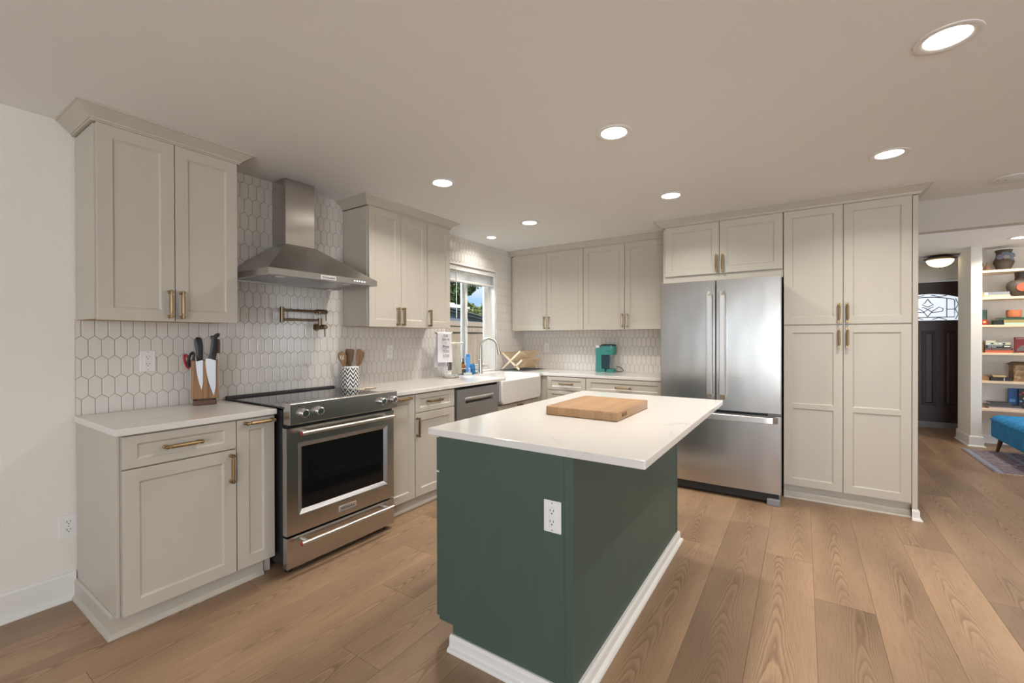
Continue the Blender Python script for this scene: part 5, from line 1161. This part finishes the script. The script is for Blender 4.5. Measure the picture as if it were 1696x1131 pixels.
for k, (fx, fz, cc) in enumerate(((5.200, .165, redm), (5.232, .120, shelfm), (5.205, .085, MATS['patch_blue']), (5.225, .190, MATS['cover_0.55_0.13_0.06']), (5.24, .055, shelfm))): MB().lathe((fx, 6.8535, SH[5] + fz), [(.012, 0), (.012, .0015)], 8, 'y').build('flower', cc, t)

# ------------------------------------------------------------------ blue bench and rug
def bench():
    x0, x1, y0, y1 = 4.855, 5.32, 5.22, 6.44; zb, zt = .172, .405
    t = thing('storage_bench', 'blue velvet channel-tufted storage bench by the bookshelves', 'bench', ((x0 + x1) / 2, (y0 + y1) / 2, 0))
    MB().box((x0, y0, zb), (x1, y1, zt - .047)).build('body', velvet, t, bevel=.010, seg=3)
    b = MB(); n = 11; nu = 14; V = []; F = []; ny = n * 6
    for j in range(ny + 1):
        y = y0 - .004 + (y1 - y0 + .008) * j / ny; ch = abs(math.sin(math.pi * n * j / ny)) ** .6
        for i in range(nu + 1):
            s_ = i / nu; x = x0 - .006 + (x1 - x0 + .012) * s_; e = min(s_, 1 - s_); ey = min(j, ny - j) / ny
            V.append((x, y, zt - .03 + (.030 * min(1, (e / .10) ** .5) * min(1, (ey / .03) ** .5)) + .016 * ch * min(1, e / .05 + .45)))
    W = nu + 1
    for j in range(ny):
        for i in range(nu): a = j * W + i; F.append((a, a + 1, a + W + 1, a + W))
    o2 = len(V); ed = list(range(W)) + [j * W + nu for j in range(1, ny + 1)] + [ny * W + i for i in range(nu - 1, -1, -1)] + [j * W for j in range(ny - 1, 0, -1)]
    for a in ed: V.append((V[a][0], V[a][1], zt - .046))
    for k in range(len(ed)): F.append((ed[k], o2 + k, o2 + (k + 1) % len(ed), ed[(k + 1) % len(ed)]))
    F.append(tuple(range(o2, o2 + len(ed)))); b.add(V, F); b.build('seat_cushion', velvet, t, smooth=50)
    for sx, xx in ((-1, x0 + .06), (1, x1 - .06)):
        for sy, yy in ((-1, y0 + .10), (1, y1 - .10)):
            MB().tube([(xx, yy, zb + .005), (xx + sx * .02, yy + sy * .055, .0095), (xx + sx * .02, yy + sy * .055, .0075)], [.024, .014, .014], 12).build('leg', wood_b, t, smooth=40)
bench()
def rug():
    m = mat('rug_weave', (.20, .16, .19), .95); N, L, bs = nodes(m)
    tc = N('ShaderNodeTexCoord'); sp = N('ShaderNodeSeparateXYZ'); L(tc.outputs['Object'], sp.inputs[0])
    def mt(op, a, b_=None):
        n = N('ShaderNodeMath'); n.operation = op
        for i, v in enumerate((a, b_)):
            if v is None: continue
            if isinstance(v, (int, float)): n.inputs[i].default_value = v
            else: L(v, n.inputs[i])
        return n.outputs[0]
    ax = mt('ABSOLUTE', sp.outputs['X']); ay = mt('ABSOLUTE', sp.outputs['Y'])
    edge = mt('MAXIMUM', mt('SUBTRACT', ax, .50), mt('SUBTRACT', ay, .575 - .02))        # distance to the rim (negative inside)
    bord = mt('MULTIPLY', mt('GREATER_THAN', ax, .435), mt('LESS_THAN', ax, .475)); b2 = mt('MULTIPLY', mt('GREATER_THAN', ax, .13), mt('LESS_THAN', ax, .17))
    wv = N('ShaderNodeTexVoronoi'); mp = N('ShaderNodeMapping'); mp.inputs['Scale'].default_value = (9, 12, 1); L(tc.outputs['Object'], mp.inputs[0]); L(mp.outputs[0], wv.inputs['Vector']); wv.feature = 'DISTANCE_TO_EDGE'; wv.inputs['Scale'].default_value = 1.4
    pat = mt('LESS_THAN', wv.outputs['Distance'], .055)
    no = N('ShaderNodeTexNoise'); no.inputs['Scale'].default_value = 90; L(tc.outputs['Object'], no.inputs['Vector'])
    c1 = N('ShaderNodeMix'); c1.data_type = 'RGBA'; L(no.outputs['Fac'], c1.inputs[0]); c1.inputs[6].default_value = (.13, .10, .14, 1); c1.inputs[7].default_value = (.30, .22, .24, 1)
    c2 = N('ShaderNodeMix'); c2.data_type = 'RGBA'; L(mt('MULTIPLY', pat, .55), c2.inputs[0]); L(c1.outputs[2], c2.inputs[6]); c2.inputs[7].default_value = (.46, .42, .44, 1)
    c3 = N('ShaderNodeMix'); c3.data_type = 'RGBA'; L(mt('MAXIMUM', bord, b2), c3.inputs[0]); L(c2.outputs[2], c3.inputs[6]); c3.inputs[7].default_value = (.30, .34, .45, 1); L(c3.outputs[2], bs.inputs['Base Color'])
    x0, x1, y0, y1 = 4.60, 5.60, 5.31, 6.40
    t = thing('area_rug', 'small patterned rug with pale fringes in front of the blue bench', 'rug', ((x0 + x1) / 2, (y0 + y1) / 2, 0))
    MB().box((x0, y0, .0005), (x1, y1, .007)).build('pile', m, t, bevel=.002, origin=((x0 + x1) / 2, (y0 + y1) / 2, .0005))
    fm = flat('fringe', (.72, .66, .58), .9)
    for yy, s_ in ((y0, -1), (y1, 1)):
        b = MB(); rr = random.Random(3)
        for k in range(72):
            x = x0 + (x1 - x0) * (k + .5) / 72; b.tube([(x, yy, .004), (x + rr.uniform(-.006, .006), yy + s_ * rr.uniform(.022, .036), .0032)], [.0034, .0028], 5)
        b.build('fringe', fm, t, kind='stuff')
rug()

# ------------------------------------------------------------------ garden seen through the window
grass = flat('grass', (.10, .16, .05), .9); add_noise_color(grass, (.18, .20, .08), 3)
o = MB().box((-60, -25, -.45), (-.17, 60, -.30)).build('ground', grass); o['kind'] = 'structure'
fw = flat('fence_wood', (.36, .27, .20), .85); add_noise_color(fw, (.25, .19, .145), 3, (10, 10, .5))
t = thing('garden_fence', 'brown board fence outside the kitchen window', 'fence', (-3.05, 7.5, -.3))
b = MB(); y = 3.2; rr = random.Random(5)
while y < 13.0:
    b.box((-3.06, y, -.28), (-3.035 + rr.uniform(-.002, .002), y + .138, 1.50)); y += .142
b.build('boards', fw, t, kind='stuff')
MB().box((-3.034, 3.2, 1.435), (-3.000, 13, 1.560)).build('rail', fw, t, bevel=.003); MB().box((-3.10, 3.2, 1.562), (-2.975, 13, 1.602)).build('cap_board', fw, t, bevel=.004); MB().box((-3.055, 3.2, 1.602), (-3.02, 13, 1.67)).build('top_trim', flat('weathered', (.30, .25, .20), .85), t)
sid = flat('slate_siding', (.135, .165, .215), .8); rk = flat('rake_board', (.035, .045, .055), .6); shg = flat('shingle', (.10, .105, .11), .9)
t = thing('garden_shed', 'slate blue shed gable behind the fence', 'shed', (-8, 11, -.3))
def rk_z(y): return 2.215 - (y - 10.428) * .122
b = MB(); b.prism([(8.0, -.3), (14.2, -.3), (14.2, rk_z(14.2)), (8.0, rk_z(8.0))], 'x', -9.5, -7.0); b.build('walls', sid, t)
b = MB()
for z in (1.70, 1.86, 2.02, 2.18): b.box((-6.995, 8.0, z), (-6.985, min(14.2, 10.428 + (2.2 - z) / .122), z + .012))
b.build('siding_laps', rk, t)
b = MB(); b.prism([(7.8, rk_z(7.8)), (14.5, rk_z(14.5)), (14.5, rk_z(14.5) + .10), (7.8, rk_z(7.8) + .10)], 'x', -7.02, -6.86); b.build('rake_board', rk, t)
b = MB(); b.prism([(7.8, rk_z(7.8) + .10), (14.5, rk_z(14.5) + .10), (14.5, rk_z(14.5) + .14), (7.8, rk_z(7.8) + .14)], 'x', -9.7, -6.80); b.build('roof', shg, t)
t = thing('white_carport', 'white slatted carport roof beyond the shed', 'carport', (-11.5, 14.2, -.3))
for k, z in enumerate((2.80, 2.93, 3.06)): MB().box((-11.2 - k * .5, 11.0, z), (-11.0 - k * .5, 16.6, z + .085)).build('beam', trimw, t)
for y in (11.2, 16.4): MB().box((-11.15, y, -.3), (-11.05, y + .1, 2.82)).build('post', trimw, t)
leafA = flat('leaf_dark', (.050, .095, .022), .6); leafB = flat('leaf_olive', (.17, .20, .045), .6); bark = flat('bark', (.10, .075, .055), .9)
def tree(label, c, h, blobs, leaf, n, seed, size=.16):
    rr = random.Random(seed); t = thing('tree', label, 'tree', c, None); c = Vector(c)
    b = MB(); b.tube([tuple(c), tuple(c + Vector((.1, .1, h * .45))), tuple(c + Vector((0, .2, h * .8)))], [.20, .13, .05], 8)
    for dx, dy, dz, rad in blobs[:8]: b.tube([tuple(c + Vector((.08, .1, h * .40))), tuple(c + Vector((dx * .5, dy * .5, (dz + h * .4) / 2))), tuple(c + Vector((dx, dy, dz)))], [.07, .045, .015], 6)
    b.build('trunk', bark, t, smooth=50)
    V, F = [], []
    for k in range(n):
        dx, dy, dz, rad = blobs[rr.randrange(len(blobs))]
        while True:
            p = Vector((rr.uniform(-1, 1), rr.uniform(-1, 1), rr.uniform(-1, 1)))
            if .25 < p.length < 1: break
        p = c + Vector((dx, dy, dz)) + p * rad
        a = Vector((rr.gauss(0, 1), rr.gauss(0, 1), rr.gauss(0, 1))).normalized(); q = a.cross(Vector((rr.gauss(0, 1), rr.gauss(0, 1), rr.gauss(0, 1)))).normalized(); s_ = size * rr.uniform(.6, 1.2)
        o = len(V); V += [tuple(p - a * s_), tuple(p + q * s_ * .42), tuple(p + a * s_), tuple(p - q * s_ * .42)]; F.append((o, o + 1, o + 2, o + 3))
    MB().add(V, F).build('foliage', leaf, t, recalc=False, kind='stuff')
tree('tall dark green tree filling the left window pane', (-13, 16.6, -.3), 6.5, [(0, 1.2, 5.0, 1.1), (.3, 2.3, 5.2, .85), (.2, .3, 4.4, 1.2), (0, 2.2, 4.55, .5), (0, -1.0, 5.2, 1.2), (0, 1.0, 6.0, 1.2), (.2, .9, 3.7, .7), (0, 2.0, 5.9, .9)], leafA, 5200, 11, .15)
tree('olive green round tree in the right window pane above the shed roof', (-15, 21.0, -.3), 4.0, [(0, -.6, 3.2, .95), (0, .4, 3.0, .9), (.2, -1.6, 3.4, .75), (0, 1.0, 2.5, .9), (0, -1.4, 2.4, 1.0)], leafB, 4200, 12, .15)
tree('olive green bushy tree at the right edge of the window view', (-17.4, 27.6, -.3), 5.6, [(0, .25, 4.3, 1.15), (0, -.6, 3.6, 1.0), (.2, 1.5, 4.5, 1.2), (0, .7, 3.0, 1.3), (0, -.8, 2.8, 1.0)], leafB, 4200, 13, .18)
